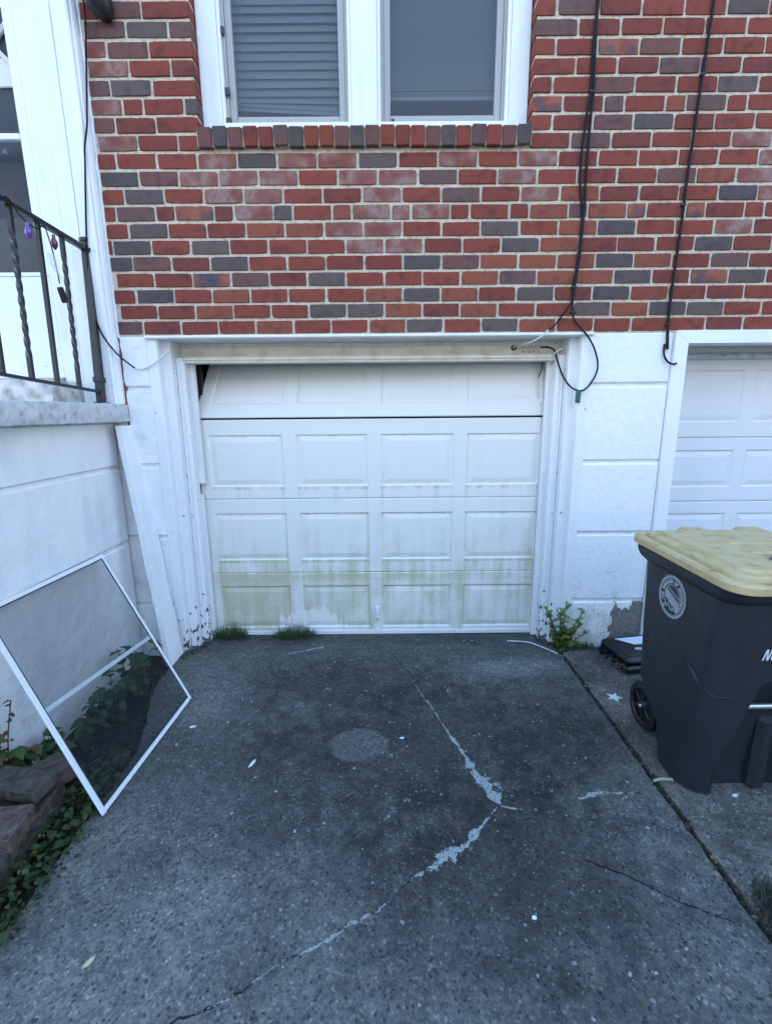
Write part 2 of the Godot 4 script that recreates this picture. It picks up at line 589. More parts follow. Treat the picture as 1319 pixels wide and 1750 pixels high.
func ground() -> void:
	var V := func(x: float, y: float) -> Vector2: return Vector2(x, y)
	var crack_a := [Vector2(-0.008, -0.076), Vector2(0.007, 0.026), Vector2(0.070, 0.185), Vector2(0.134, 0.316), Vector2(0.173, 0.490), Vector2(0.224, 0.620), Vector2(0.257, 0.728), Vector2(0.297, 0.856), Vector2(0.335, 0.960), Vector2(0.365, 1.074), Vector2(0.409, 1.158), Vector2(0.437, 1.236)]
	var crack_b := [Vector2(0.432, 1.24), Vector2(0.363, 1.314), Vector2(0.309, 1.370), Vector2(0.282, 1.404), Vector2(0.214, 1.448), Vector2(0.150, 1.489), Vector2(0.069, 1.537), Vector2(-0.007, 1.610), Vector2(-0.112, 1.667), Vector2(-0.207, 1.724), Vector2(-0.299, 1.762), Vector2(-0.353, 1.802), Vector2(-0.392, 1.827), Vector2(-0.432, 1.846), Vector2(-0.496, 1.875), Vector2(-0.547, 1.891), Vector2(-0.66, 2.0)]
	var crack_c := [Vector2(0.433, 1.252), Vector2(0.507, 1.267)]
	var crack_d := [Vector2(0.750, 1.220), Vector2(0.858, 1.185), Vector2(0.900, 1.194), Vector2(1.004, 1.195)]
	var crack_e := [Vector2(0.665, 1.473), Vector2(0.723, 1.499), Vector2(0.791, 1.535), Vector2(0.884, 1.601), Vector2(0.952, 1.636), Vector2(1.036, 1.678)]
	var cracks := [
		[crack_a, [0.002, 0.002, 0.0, 0.0, 0.004, 0.008, 0.003, 0.014, 0.012, 0.03, 0.052, 0.018], true],
		[crack_b, [0.003, 0.008, 0.02, 0.014, 0.036, 0.016, 0.0, 0.002, 0.01, 0.006, 0.004, 0.004, 0.0, 0.003, 0.0, 0.0, 0.0], true],
		[crack_c, [0.008, 0.006], true],
		[crack_d, [0.006, 0.022, 0.006, 0.0], true],
		[crack_e, [0.0, 0.0], false],
		[[Vector2(-0.42, -0.02), Vector2(-0.52, 0.03), Vector2(-0.62, 0.08)], [0.02, 0.012, 0.008], true],
	]
	var blobs := [
		[0.2, 0.9, 0.75, 0.5, -0.4], [-0.15, 0.42, 0.6, 0.25, -0.32], [0.45, 1.45, 0.55, 0.4, -0.38], [0.78, 0.8, 0.3, 0.5, -0.2], 
		[-0.85, 1.55, 0.35, 0.55, 0.5], [-0.45, 1.8, 0.6, 0.3, 0.4], [-1.0, 0.45, 0.25, 0.4, 0.5], [0.8, 0.27, 0.28, 0.1, 0.9], [0.95, 1.5, 0.17, 0.5, 0.45], [0.1, 2.05, 0.6, 0.22, 0.3], [0.05, -0.14, 1.1, 0.1, -0.25], [-0.55, 1.1, 0.3, 0.4, -0.15], [-0.128, 0.905, 0.128, 0.1, 0.22, 1],
	]
	var maps := concrete_maps(-1.33, 1.12, -0.3, 2.7, 1225, 1500, Color(0.078, 0.077, 0.07), blobs, cracks, 5)
	var m := mat(Color.WHITE, 0.86, 0.4)
	m.albedo_texture = maps[0]
	relief(m, maps[1], 0.5)
	slab(-1.125, 1.083, -0.26, 2.62, m, "driveway", 1, 0.04, -1.33, 1.12, -0.3, 2.7)
	var maps2 := concrete_maps(1.06, 3.06, -0.1, 2.4, 800, 1000, Color(0.125, 0.117, 0.1), [[1.25, 0.3, 0.3, 0.2, -0.35], [1.3, 1.0, 0.4, 0.5, -0.12], [1.5, 1.5, 0.3, 0.2, -0.3], [1.2, 0.6, 0.1, 0.2, 0.2]], [], 15)
	var m2 := mat(Color.WHITE, 0.9, 0.35)
	m2.albedo_texture = maps2[0]
	relief(m2, maps2[1], 0.5)
	slab(1.107, 4.0, 0.02, 2.4, m2, "pavement", 2, 0.04, 1.06, 3.06, -0.1, 2.4)
	# the drive climbs to the street behind the camera, between grass banks; houses stand across the street
	var m3 := world(mat(Color.WHITE, 0.9, 0.3), 0.5)
	m3.albedo_texture = grain(121, 512, 0.02, [lin(0.2, 0.2, 0.2), lin(0.27, 0.265, 0.26), lin(0.31, 0.3, 0.29)], 0.2)
	var up := [Vector2(-0.15, 2.635), Vector2(0.0, 2.635), Vector2(0.0, 3.3), Vector2(1.45, 8.0), Vector2(1.2, 8.0)]
	var far := MB.new()
	far.prism(up, -1.125, 1.083, 0)
	structure(put("driveway", far.mesh(), m3))
	var pv := MB.new()
	pv.box(Vector3(-60, 1.2, 8.01), Vector3(60, 1.45, 9.6), 0.01)
	pv.prism([Vector2(-0.15, 2.42), Vector2(0.0, 2.42), Vector2(0.0, 3.3), Vector2(1.44, 7.995), Vector2(1.2, 7.995)], 1.107, 4.0, 0)
	structure(put("pavement", pv.mesh(), m3))
	var road := MB.new()
	road.box(Vector3(-80, 1.0, 9.61), Vector3(80, 1.32, 17.0), 0.0)
	var rm := world(mat(Color.WHITE, 0.9, 0.3), 0.6)
	rm.albedo_texture = grain(131, 256, 0.03, [lin(0.05, 0.05, 0.05), lin(0.08, 0.08, 0.08)], 0.3)
	structure(put("road", road.mesh(), rm))
	var gm := world(mat(Color.WHITE, 0.95, 0.2), 0.7)
	gm.albedo_texture = grain(141, 512, 0.03, [lin(0.03, 0.05, 0.015), lin(0.06, 0.1, 0.025), lin(0.09, 0.12, 0.04)], 0.3)
	var bank := MB.new()
	bank.prism([Vector2(-0.2, 2.7), Vector2(-0.05, 2.7), Vector2(0.0, 3.3), Vector2(1.42, 8.0), Vector2(1.0, 8.0)], -60.0, -1.14, 0)
	bank.prism([Vector2(-0.2, 2.7), Vector2(-0.05, 2.7), Vector2(0.0, 3.3), Vector2(1.42, 8.0), Vector2(1.0, 8.0)], 4.02, 60.0, 0)
	bank.box(Vector3(-120, 1.0, 17.01), Vector3(120, 1.4, 140.0), 0.0)
	structure(put("lawn", bank.mesh(), gm))
	var land := MB.new()
	land.face([Vector3(-150, -0.05, -150), Vector3(150, -0.05, -150), Vector3(150, -0.05, 150), Vector3(-150, -0.05, 150)], Vector3.UP)
	structure(put("ground", land.mesh(), M.soil))
	var tones := [lin(0.62, 0.58, 0.5), lin(0.5, 0.45, 0.4), lin(0.66, 0.64, 0.6)]
	var says := ["cream sided house across the street", "tan sided house across the street", "off white house across the street"]
	for k in 3:
		var hs := thing("neighbour_house", says[k] + [" to the left", " straight opposite", " to the right"][k], "house", Vector3(-15.0 + 15.0 * k, 1.4, 22.0), "houses across the street")
		var w := MB.new()
		w.box(Vector3(-5.5, 0, 0), Vector3(5.5, 6.0, 8.0), 0.0)
		put("wall", w.mesh(), mat(tones[k], 0.85), hs)
		var rf := MB.new()
		rf.prism([Vector2(6.0, -0.5), Vector2(8.6, 4.0), Vector2(6.0, 8.5)], -5.8, 5.8, 0)
		put("roof", rf.mesh(), mat(lin(0.07, 0.065, 0.06), 0.9), hs)
		for q in [[-3.5, 1.0], [0.0, 3.8], [3.2, 1.0], [-3.5, 3.8], [3.2, 3.8]]:
			var wn := MB.new()
			wn.box(Vector3(q[0] - 0.6, q[1], -0.06), Vector3(q[0] + 0.6, q[1] + 1.5, 0.05), 0.02)
			put("window", wn.mesh(), mat(lin(0.05, 0.06, 0.07), 0.15), hs)
		var dr := MB.new()
		dr.box(Vector3(-0.5, 0.0, -0.06), Vector3(0.5, 2.1, 0.05), 0.02)
		put("door", dr.mesh(), mat(lin(0.2, 0.04, 0.03), 0.4), hs)

# ------------------------------------------------------------------ house
func brick_mesh(len_: float, seed_: int) -> ArrayMesh:
	# a slightly uneven outline with worn corners, and a front face that is not quite flat
	rng.seed = seed_
	var b := MB.new()
	var hx := len_ / 2
	var hy := 0.0343
	var out := []
	var nx := 7 if len_ > 0.12 else 4
	var chip := rng.randi() % 4
	for side in 4:
		var n := nx if side % 2 == 0 else 3
		for k in n:
			var t := float(k) / n
			var p: Vector2 = [Vector2(lerpf(-hx, hx, t), -hy), Vector2(hx, lerpf(-hy, hy, t)), Vector2(lerpf(hx, -hx, t), hy), Vector2(-hx, lerpf(hy, -hy, t))][side]
			var cut := (0.0006 if side != chip else 0.003) if k == 0 else 0.0
			p -= p.sign() * (cut + rng.randf() * 0.0013)
			out.append(p)
	var n := out.size()
	var front := []
	for k in n:
		var p: Vector2 = out[k]
		front.append(Vector3(p.x - signf(p.x) * 0.0016, p.y - signf(p.y) * 0.0016, rng.randf_range(-0.0012, 0.0)))
	var mids := [Vector3(-hx * 0.5, rng.randf_range(-0.006, 0.006), rng.randf_range(0.0, 0.0014)), Vector3(hx * 0.5, rng.randf_range(-0.006, 0.006), rng.randf_range(0.0, 0.0014))]
	for k in n:
		var l := (k + 1) % n
		var o1 := Vector3(out[k].x, out[k].y, -0.0022)
		var o2 := Vector3(out[l].x, out[l].y, -0.0022)
		var nn := Vector3(out[k].x + out[l].x, 4.0 * (out[k].y + out[l].y), 0.0)
		b.face([front[k], front[l], o2, o1], nn.normalized() * 0.7 + Vector3.BACK)
		b.face([o1, o2, Vector3(o2.x, o2.y, -0.1), Vector3(o1.x, o1.y, -0.1)], nn)
		var m: Vector3 = mids[0] if front[k].x + front[l].x < 0.0 else mids[1]
		b.face([front[k], front[l], m], Vector3.BACK)
	# close the strip between the two fans
	for k in n:
		var l := (k + 1) % n
		var ma := 0 if front[k].x + front[l].x < 0.0 else 1
		var l2 := (l + 1) % n
		var mb := 0 if front[l].x + front[l2].x < 0.0 else 1
		if ma != mb:
			b.face([front[l], mids[0], mids[1]], Vector3.BACK)
	return b.mesh(20.0)

func house() -> void:
	var h := thing("brick_house", "red and charcoal brick house front on white painted garage piers", "house")
	# mortar backing with its openings
	var w := MB.new()
	var zf := -0.006
	for r in [[-1.49, 6.0, 1.905, 2.925], [-1.49, -0.951, 2.925, 4.35], [0.776, 6.0, 2.925, 4.35], [-6.0, 6.0, 4.35, 6.6], [-6.0, -2.85, 1.5, 4.35], [-2.85, -1.49, 4.0, 4.35]]:
		w.box(Vector3(r[0], r[2], -0.25), Vector3(r[1], r[3], zf), 0.0)
	put("mortar_bed", w.mesh(), M.mortar, h)
	var body := MB.new()
	body.box(Vector3(-6.2, -0.2, -9.0), Vector3(-6.0, 6.6, 0.0), 0.0)
	body.box(Vector3(6.0, -0.2, -9.0), Vector3(6.2, 6.6, 0.0), 0.0)
	body.box(Vector3(-6.0, -0.2, -9.0), Vector3(6.0, 6.6, -8.8), 0.0)
	body.box(Vector3(-6.0, -0.25, -8.8), Vector3(6.0, -0.035, -0.265), 0.0)
	body.box(Vector3(-6.0, 1.95, -8.8), Vector3(6.0, 2.1, -0.26), 0.0)
	put("inner_shell", body.mesh(), M.room, h)
	var roof := MB.new()
	roof.prism([Vector2(6.6, 0.35), Vector2(6.75, 0.35), Vector2(8.6, -4.4), Vector2(6.75, -9.3), Vector2(6.6, -9.3)], -6.4, 6.4, 0)
	put("roof", roof.mesh(), mat(lin(0.06, 0.06, 0.065), 0.9), h)
	# bricks
	var S := []
	var Hd := []
	for k in 10:
		S.append(brick_mesh(0.198, 100 + k))
	for k in 5:
		Hd.append(brick_mesh(0.0935, 200 + k))
	rng.seed = 4
	var full := [
		[-1.345, "p", "rrrorrodrdorrrrrr"], [-1.465, "r", "rrorrddororrdoddrr"], [-1.365, "r", "drorrrodordrdrrrr"], [-1.466, "r", "rrmprdrrropoodrmdr"],
		[-1.363, "d", "prdrrrrdpooodorpr"], [-1.461, "r", "drdrrrwwrrdorrrdrr"], [-1.366, "r", "drroowwrrdrodrrwr"], [-1.424, "r", "pRmRwDrOwWwRrRoPoMrMrRr"],
		[-1.368, "r", "drwwrrwrprworrrdw"], [-1.283, "d", "pwwwrwwprwrrrpow"], [-1.389, "R", "rrwdwwdrwrwrrrrrw"],
	]
	var left := [[-1.267, "w", "rr"], [-1.374, "p", "rr"], [-1.326, "w", "RrD"], [-1.376, "p", "dr"], [-1.272, "w", "rr"], [-1.376, "w", "pr"], [-1.269, "p", "dp"], [-1.183, "p", "r"], [-1.37, "p", "rr"]]
	var right := [[0.978, "r", "prrrwd"], [0.878, "r", "rpdrrr"], [0.928, "m", "rPrOpRr"], [0.87, "r", "rprrdr"], [0.981, "r", "rrprrp"], [0.875, "r", "rmprrr"], [0.983, "p", "rrrrr"], [0.87, "r", "prrrdr"], [0.98, "r", "orprr"]]
	var count := 0
	for r in 20:
		var y := 1.917 + 0.0821 * r + 0.0405
		var runs := []
		if r < 11:
			runs.append([-1.488, 99.0, full[r]])
		else:
			runs.append([-1.488, -0.947, left[r - 11]])
			runs.append([0.772, 99.0, right[r - 11]])
		for run in runs:
			var x: float = run[2][0]
			var cells := []
			# the brick before the first joint, cut at the edge
			var first: float = maxf(run[0], x - 0.21)
			cells.append([first, x, run[2][1]])
			for ch in run[2][2]:
				var ln: float = 0.105 if ch == ch.to_upper() else 0.21
				var e := minf(x + ln, run[1])
				if e - x > 0.03:
					cells.append([x, e, ch])
				x += ln
			if run[1] < 50.0:
				if x < run[1] - 0.06:
					cells.append([x, run[1], "r"])
				cells[-1][1] = run[1] + 0.0085
			if cells[0][0] > run[0] + 0.03:
				cells.push_front([run[0], cells[0][0], "r"])
			if run[0] > 0.0:
				cells[0][0] = run[0] - 0.0085
			for c in cells:
				count += 1
				add_brick(h, S, Hd, c[0], c[1], y, c[2].to_lower())
	# the rest of the wall, past the frame of the photo
	var rest := MultiMesh.new()
	rest.transform_format = MultiMesh.TRANSFORM_3D
	rest.use_colors = true
	rest.mesh = S[0]
	var places := []
	for r in range(0, 57):
		var y := 1.917 + 0.0821 * r + 0.0405
		var off := 0.105 if r % 2 else 0.0
		for i in range(-29, 29):
			var x := i * 0.21 + off + 0.02
			if x < -5.95 or x > 5.9 or y > 6.55:
				continue
			if r < 20 and x > -1.6 and x < (2.13 if r < 11 else 2.2):
				continue
			if x - 0.11 < 0.77 and x + 0.11 > -0.945 and y > 2.8 and y < 4.38:
				continue
			if x - 0.11 < -1.49 and x + 0.11 > -2.85 and y < 4.04:
				continue
			places.append(Transform3D(Basis(), Vector3(x, y, 0)))
	rest.instance_count = places.size()
	var cols := [Color(0.22, 0.05, 0.04), Color(0.2, 0.045, 0.036), Color(0.28, 0.068, 0.042), Color(0.066, 0.056, 0.071), Color(0.15, 0.06, 0.06)]
	for i in places.size():
		rest.set_instance_transform(i, places[i])
		rest.set_instance_color(i, cols[rng.randi() % 5])
	var rm := world(mat(Color.WHITE, 0.88, 0.35), 1.7)
	rm.albedo_texture = M.brick.r[0].albedo_texture
	rm.vertex_color_use_as_albedo = true
	var mi := MultiMeshInstance3D.new()
	mi.name = "outer_brick"
	mi.multimesh = rest
	mi.material_override = rm
	mi.set_meta("kind", "stuff")
	h.add_child(mi, true)
	# rowlock sill
	var sill := MB.new()
	sill.box(Vector3(-0.952, 2.835, -0.12), Vector3(0.772, 2.915, 0.014), 0.0)
	var sn := put("window_sill", sill.mesh(), M.mortar, h)
	var tones := "pdprrpdrrpdprrrpdrprpd"
	for i in 22:
		var b := MB.new()
		b.box(Vector3(-0.036, -0.046, -0.15), Vector3(0.036, 0.044, 0.0), 0.005)
		var o := put("brick", b.mesh(20.0), M.brick[tones[i]][rng.randi() % M.brick[tones[i]].size()], sn)
		o.position = Vector3(-0.95 + 1.722 * (i + 0.5) / 22.0, 2.876 + rng.randf_range(-0.003, 0.003), 0.028 + rng.randf_range(-0.003, 0.003))
		o.rotation = Vector3(0.12, rng.randf_range(-0.02, 0.02), rng.randf_range(-0.02, 0.02))
	# foundation: scored masonry piers
	var dirty := pier_material()
	var peel := peel_material(221)
	var along := func(p: Vector3) -> Vector2: return Vector2(absf(p.x + 0.08) * 1.6 + p.z * 1.9 + 5.0, (1.93 - p.y) / 2.03)
	for side in 2:
		var x0: float = -1.75 if side == 0 else 1.17
		var x1: float = -1.335 if side == 0 else 1.635
		var core := MB.new()
		core.box(Vector3(x0, -0.1, -0.25), Vector3(x1, 1.912, -0.014), 0.0)
		put("pier", core.mesh(), M.masonry, h)
		var ys := [-0.1, 0.295, 0.736, 1.175, 1.62, 1.913]
		for k in 5:
			var b := MB.new()
			b.uvf = func(p: Vector3) -> Vector2: return Vector2((p.x - 1.1) / 0.6, (1.92 - p.y) / 2.02)
			b.box(Vector3(x0, ys[k] + (0.02 if k > 0 else 0.0), -0.04), Vector3(x1, ys[k + 1], 0.0 - 0.0015 * (k % 2)), 0.007)
			put("block", b.mesh(20.0), dirty if side == 1 else M.masonry, h)
		var mg := MB.new()
		mg.uvf = along
		var mir := func(ps: Array) -> Array:
			if side == 0:
				return ps
			var out := []
			for p in ps:
				out.append(Vector2(-0.16 - p.x, p.y))
			return out
		mg.prism(mir.call([Vector2(-1.337, 0.001), Vector2(-1.286, 0.001), Vector2(-1.28, -0.006), Vector2(-1.28, -0.06), Vector2(-1.236, -0.06), Vector2(-1.232, -0.064), Vector2(-1.232, -0.25), Vector2(-1.337, -0.25)]), -0.08, 1.8985, 1)
		put("jamb", mg.mesh(20.0), peel, h)
		var cs := MB.new()
		cs.uvf = along
		cs.prism(mir.call([Vector2(-1.2315, -0.115), Vector2(-1.222, -0.108), Vector2(-1.214, -0.116), Vector2(-1.206, -0.109), Vector2(-1.197, -0.109), Vector2(-1.190, -0.117), Vector2(-1.183, -0.119), Vector2(-1.183, -0.183), Vector2(-1.2315, -0.183)]), -0.012, 1.81, 1)
		put("casing", cs.mesh(12.0), peel, h)
		var stop := MB.new()
		stop.prism(mir.call([Vector2(-1.2315, -0.184), Vector2(-1.154, -0.184), Vector2(-1.152, -0.188), Vector2(-1.154, -0.214), Vector2(-1.2315, -0.214)]), 1.05 if side == 0 else -0.02, 1.785, 1)
		put("door_stop", stop.mesh(12.0), M.wood, h)
		if side == 0:
			var low := MB.new()
			low.prism([Vector2(-1.2315, -0.184), Vector2(-1.172, -0.184), Vector2(-1.172, -0.214), Vector2(-1.2315, -0.214)], -0.02, 0.98, 1)
			put("door_stop", low.mesh(12.0), M.wood, h)
	var ln := MB.new()
	ln.box(Vector3(-1.338, 1.899, -0.2), Vector3(1.178, 1.9145, 0.02), 0.004)
	put("lintel", ln.mesh(20.0), M.wood, h)
	var fs := MB.new()
	fs.box(Vector3(-1.2315, 1.805, -0.204), Vector3(1.0715, 1.8985, -0.186), 0.002)
	put("fascia_board", fs.mesh(20.0), M.cream, h)
	var hd := MB.new()
	hd.prism([Vector2(1.8175, -0.127), Vector2(1.813, -0.117), Vector2(1.806, -0.109), Vector2(1.797, -0.109), Vector2(1.79, -0.118), Vector2(1.781, -0.12), Vector2(1.781, -0.205), Vector2(1.8175, -0.205)], -1.19, 1.03, 0)
	put("head_casing", hd.mesh(12.0), M.cream, h)
	var top := MB.new()
	top.box(Vector3(-1.26, 1.79, -0.26), Vector3(1.1, 1.95, -0.206), 0.0)
	put("head_backing", top.mesh(), M.room, h)
	# right garage: white clad frame and head
	var rt := MB.new()
	rt.prism([Vector2(1.6365, 0.0), Vector2(1.6365, 1.92), Vector2(1.709, 1.852), Vector2(1.709, 0.0)], -0.26, 0.021, 2)
	put("casing", rt.mesh(12.0), M.vinyl, h)
	var rh := MB.new()
	rh.prism([Vector2(1.638, 1.921), Vector2(4.1, 1.921), Vector2(4.1, 1.852), Vector2(1.7105, 1.852)], -0.12, 0.0205, 2)
	put("head_casing", rh.mesh(12.0), M.vinyl, h)
	var rs := MB.new()
	rs.box(Vector3(1.7095, 1.822, -0.205), Vector3(4.1, 1.92, -0.121), 0.002)
	put("head_stop", rs.mesh(), M.aluminium, h)
	var ws := MB.new()
	ws.box(Vector3(1.7095, 1.79, -0.24), Vector3(4.1, 1.835, -0.206), 0.004)
	put("weather_strip", ws.mesh(), M.concrete, h)
	var rr := MB.new()
	rr.box(Vector3(4.1, -0.1, -0.25), Vector3(6.0, 1.905, 0.0), 0.002)
	rr.box(Vector3(-6.0, -0.1, -0.25), Vector3(-1.75, 1.5, -0.002), 0.002)
	rr.box(Vector3(1.70, 1.90, -0.26), Vector3(4.1, 1.96, -0.23), 0.0)
	put("foundation", rr.mesh(), M.masonry, h)
	# raw red masonry showing in the broken edge beside the left pier
	var raw := MB.new()
	var n := noise(9, 0.2, 3)
	raw.rough(Vector3(-1.497, 1.1, -0.05), Vector3(-1.478, 1.91, 0.007), 0.02, 0.006, n)
	put("exposed_masonry", raw.mesh(20.0), M.rust, h)

func add_brick(h: Node3D, S: Array, Hd: Array, a: float, b: float, y: float, ch: String) -> void:
	var ln := b - a - 0.0112
	if ln < 0.012:
		return
	var short := ln < 0.12
	var m: Array = M.brick[ch]
	var o := put("brick", Hd[rng.randi() % 5] if short else S[rng.randi() % 10], m[rng.randi() % m.size()], h)
	o.position = Vector3((a + b) / 2 + rng.randf_range(-0.002, 0.002), y + rng.randf_range(-0.0018, 0.0018), rng.randf_range(-0.0015, 0.0025))
	o.rotation = Vector3(rng.randf_range(-0.006, 0.006), rng.randf_range(-0.004, 0.004) , rng.randf_range(-0.006, 0.006))
	o.scale = Vector3(ln / (0.0935 if short else 0.198), 1, 1)

# white paint that has flaked off in dark spots, most of them near the ground
func peel_material(seed_: int) -> StandardMaterial3D:
	var w := 300
	var h := 1100
	var n1 := noise(seed_, 30.0, 3)
	var n2 := noise(seed_ + 1, 9.0, 3)
	var n3 := noise(seed_ + 2, 90.0, 2)
	var d := PackedByteArray()
	d.resize(w * h * 3)
	var hg := PackedByteArray()
	hg.resize(w * h)
	for j in h:
		var y := 1.93 - (j + 0.5) / h * 2.03
		for i in w:
			var x := (i + 0.5) / w * 0.5
			var a := n1.get_noise_2d(x, y * 0.55)
			var b := n2.get_noise_2d(x, y * 0.5)
			var f := n3.get_noise_2d(x, y)
			var c := Color(0.77, 0.78, 0.79) * (1.0 + 0.05 * b + 0.05 * f)
			var hh := 150.0 + 40.0 * b + 30.0 * f
			if a + b * 0.6 + f * 0.15 > 0.34 + 0.5 * sstep(0.02, 0.4, y):
				c = Color(0.07, 0.065, 0.055) * (1.0 + f)
				hh = 40.0
			elif f + b * 0.7 > 0.55 + 0.2 * sstep(0.1, 0.6, y):
				c = c.lerp(Color(0.45, 0.43, 0.38), 0.5)
			c = c.linear_to_srgb()
			var k := j * w + i
			d[k * 3] = clampi(int(c.r * 255), 0, 255)
			d[k * 3 + 1] = clampi(int(c.g * 255), 0, 255)
			d[k * 3 + 2] = clampi(int(c.b * 255), 0, 255)
			hg[k] = clampi(int(hh), 0, 255)
	var m := mat(Color.WHITE, 0.6, 0.45)
	m.albedo_texture = tex_rgb(d, w, h)
	return relief(m, tex_l8(hg, w, h), 0.25)

# paint with weathering stains and the bare patch low on the right pier
func pier_material() -> StandardMaterial3D:
	var w := 360
	var h := 1200
	var x0 := 1.1
	var poly := PackedVector2Array([Vector2(1.44, 0.33), Vector2(1.455, 0.27), Vector2(1.44, 0.24), Vector2(1.43, 0.205), Vector2(1.447, 0.175), Vector2(1.448, 0.15), Vector2(1.425, 0.125), Vector2(1.42, 0.085), Vector2(1.448, 0.09), Vector2(1.425, 0.05), Vector2(1.405, 0.01), Vector2(1.39, -0.1), Vector2(1.7, -0.1), Vector2(1.7, 0.33), Vector2(1.57, 0.3), Vector2(1.545, 0.24), Vector2(1.52, 0.26), Vector2(1.5, 0.24), Vector2(1.47, 0.26)])
	var n1 := noise(211, 22.0, 4)
	var n2 := noise(212, 70.0, 3)
	var n3 := noise(213, 6.0, 4)
	var d := PackedByteArray()
	d.resize(w * h * 3)
	var hg := PackedByteArray()
	hg.resize(w * h)
	for j in h:
		var y := 1.92 - (j + 0.5) / h * 2.02
		for i in w:
			var x := x0 + (i + 0.5) / w * 0.6
			var a := n1.get_noise_2d(x, y)
			var f := n2.get_noise_2d(x, y)
			var c := Color(0.79, 0.8, 0.81) * (1.0 + 0.05 * a + 0.04 * f)
			var hh := 150.0 + 60.0 * a + 30.0 * f
			if y < 0.5:
				# splashed dirt: separate specks and blotches, thicker toward the pavement
				var k := sstep(0.18, 0.5, f * 0.9 + n3.get_noise_2d(x, y) * 0.8 + (0.32 - y) * 1.3)
				c = c.lerp(Color(0.4, 0.37, 0.3), k * 0.65)
				var p := Vector2(x, y) + Vector2(a, n1.get_noise_2d(x + 5.0, y)) * 0.012
				if Geometry2D.is_point_in_polygon(p, poly):
					c = Color(0.17, 0.165, 0.15) * (1.0 + 0.35 * a + 0.5 * f)
					hh = 40.0 + 50.0 * f
				elif x < 1.2 and y > 0.2 and y < 0.42 and n3.get_noise_2d(x * 2.0, y) + f * 0.5 > 0.05 and x < 1.2:
					c = c.lerp(Color(0.62, 0.58, 0.46), 0.45)
			c = c.linear_to_srgb()
			var k2 := (j * w + i)
			d[k2 * 3] = clampi(int(c.r * 255), 0, 255)
			d[k2 * 3 + 1] = clampi(int(c.g * 255), 0, 255)
			d[k2 * 3 + 2] = clampi(int(c.b * 255), 0, 255)
			hg[k2] = clampi(int(hh), 0, 255)
	var m := mat(Color.WHITE, 0.78, 0.4)
	m.albedo_texture = tex_rgb(d, w, h)
	return relief(m, tex_l8(hg, w, h), 0.4)

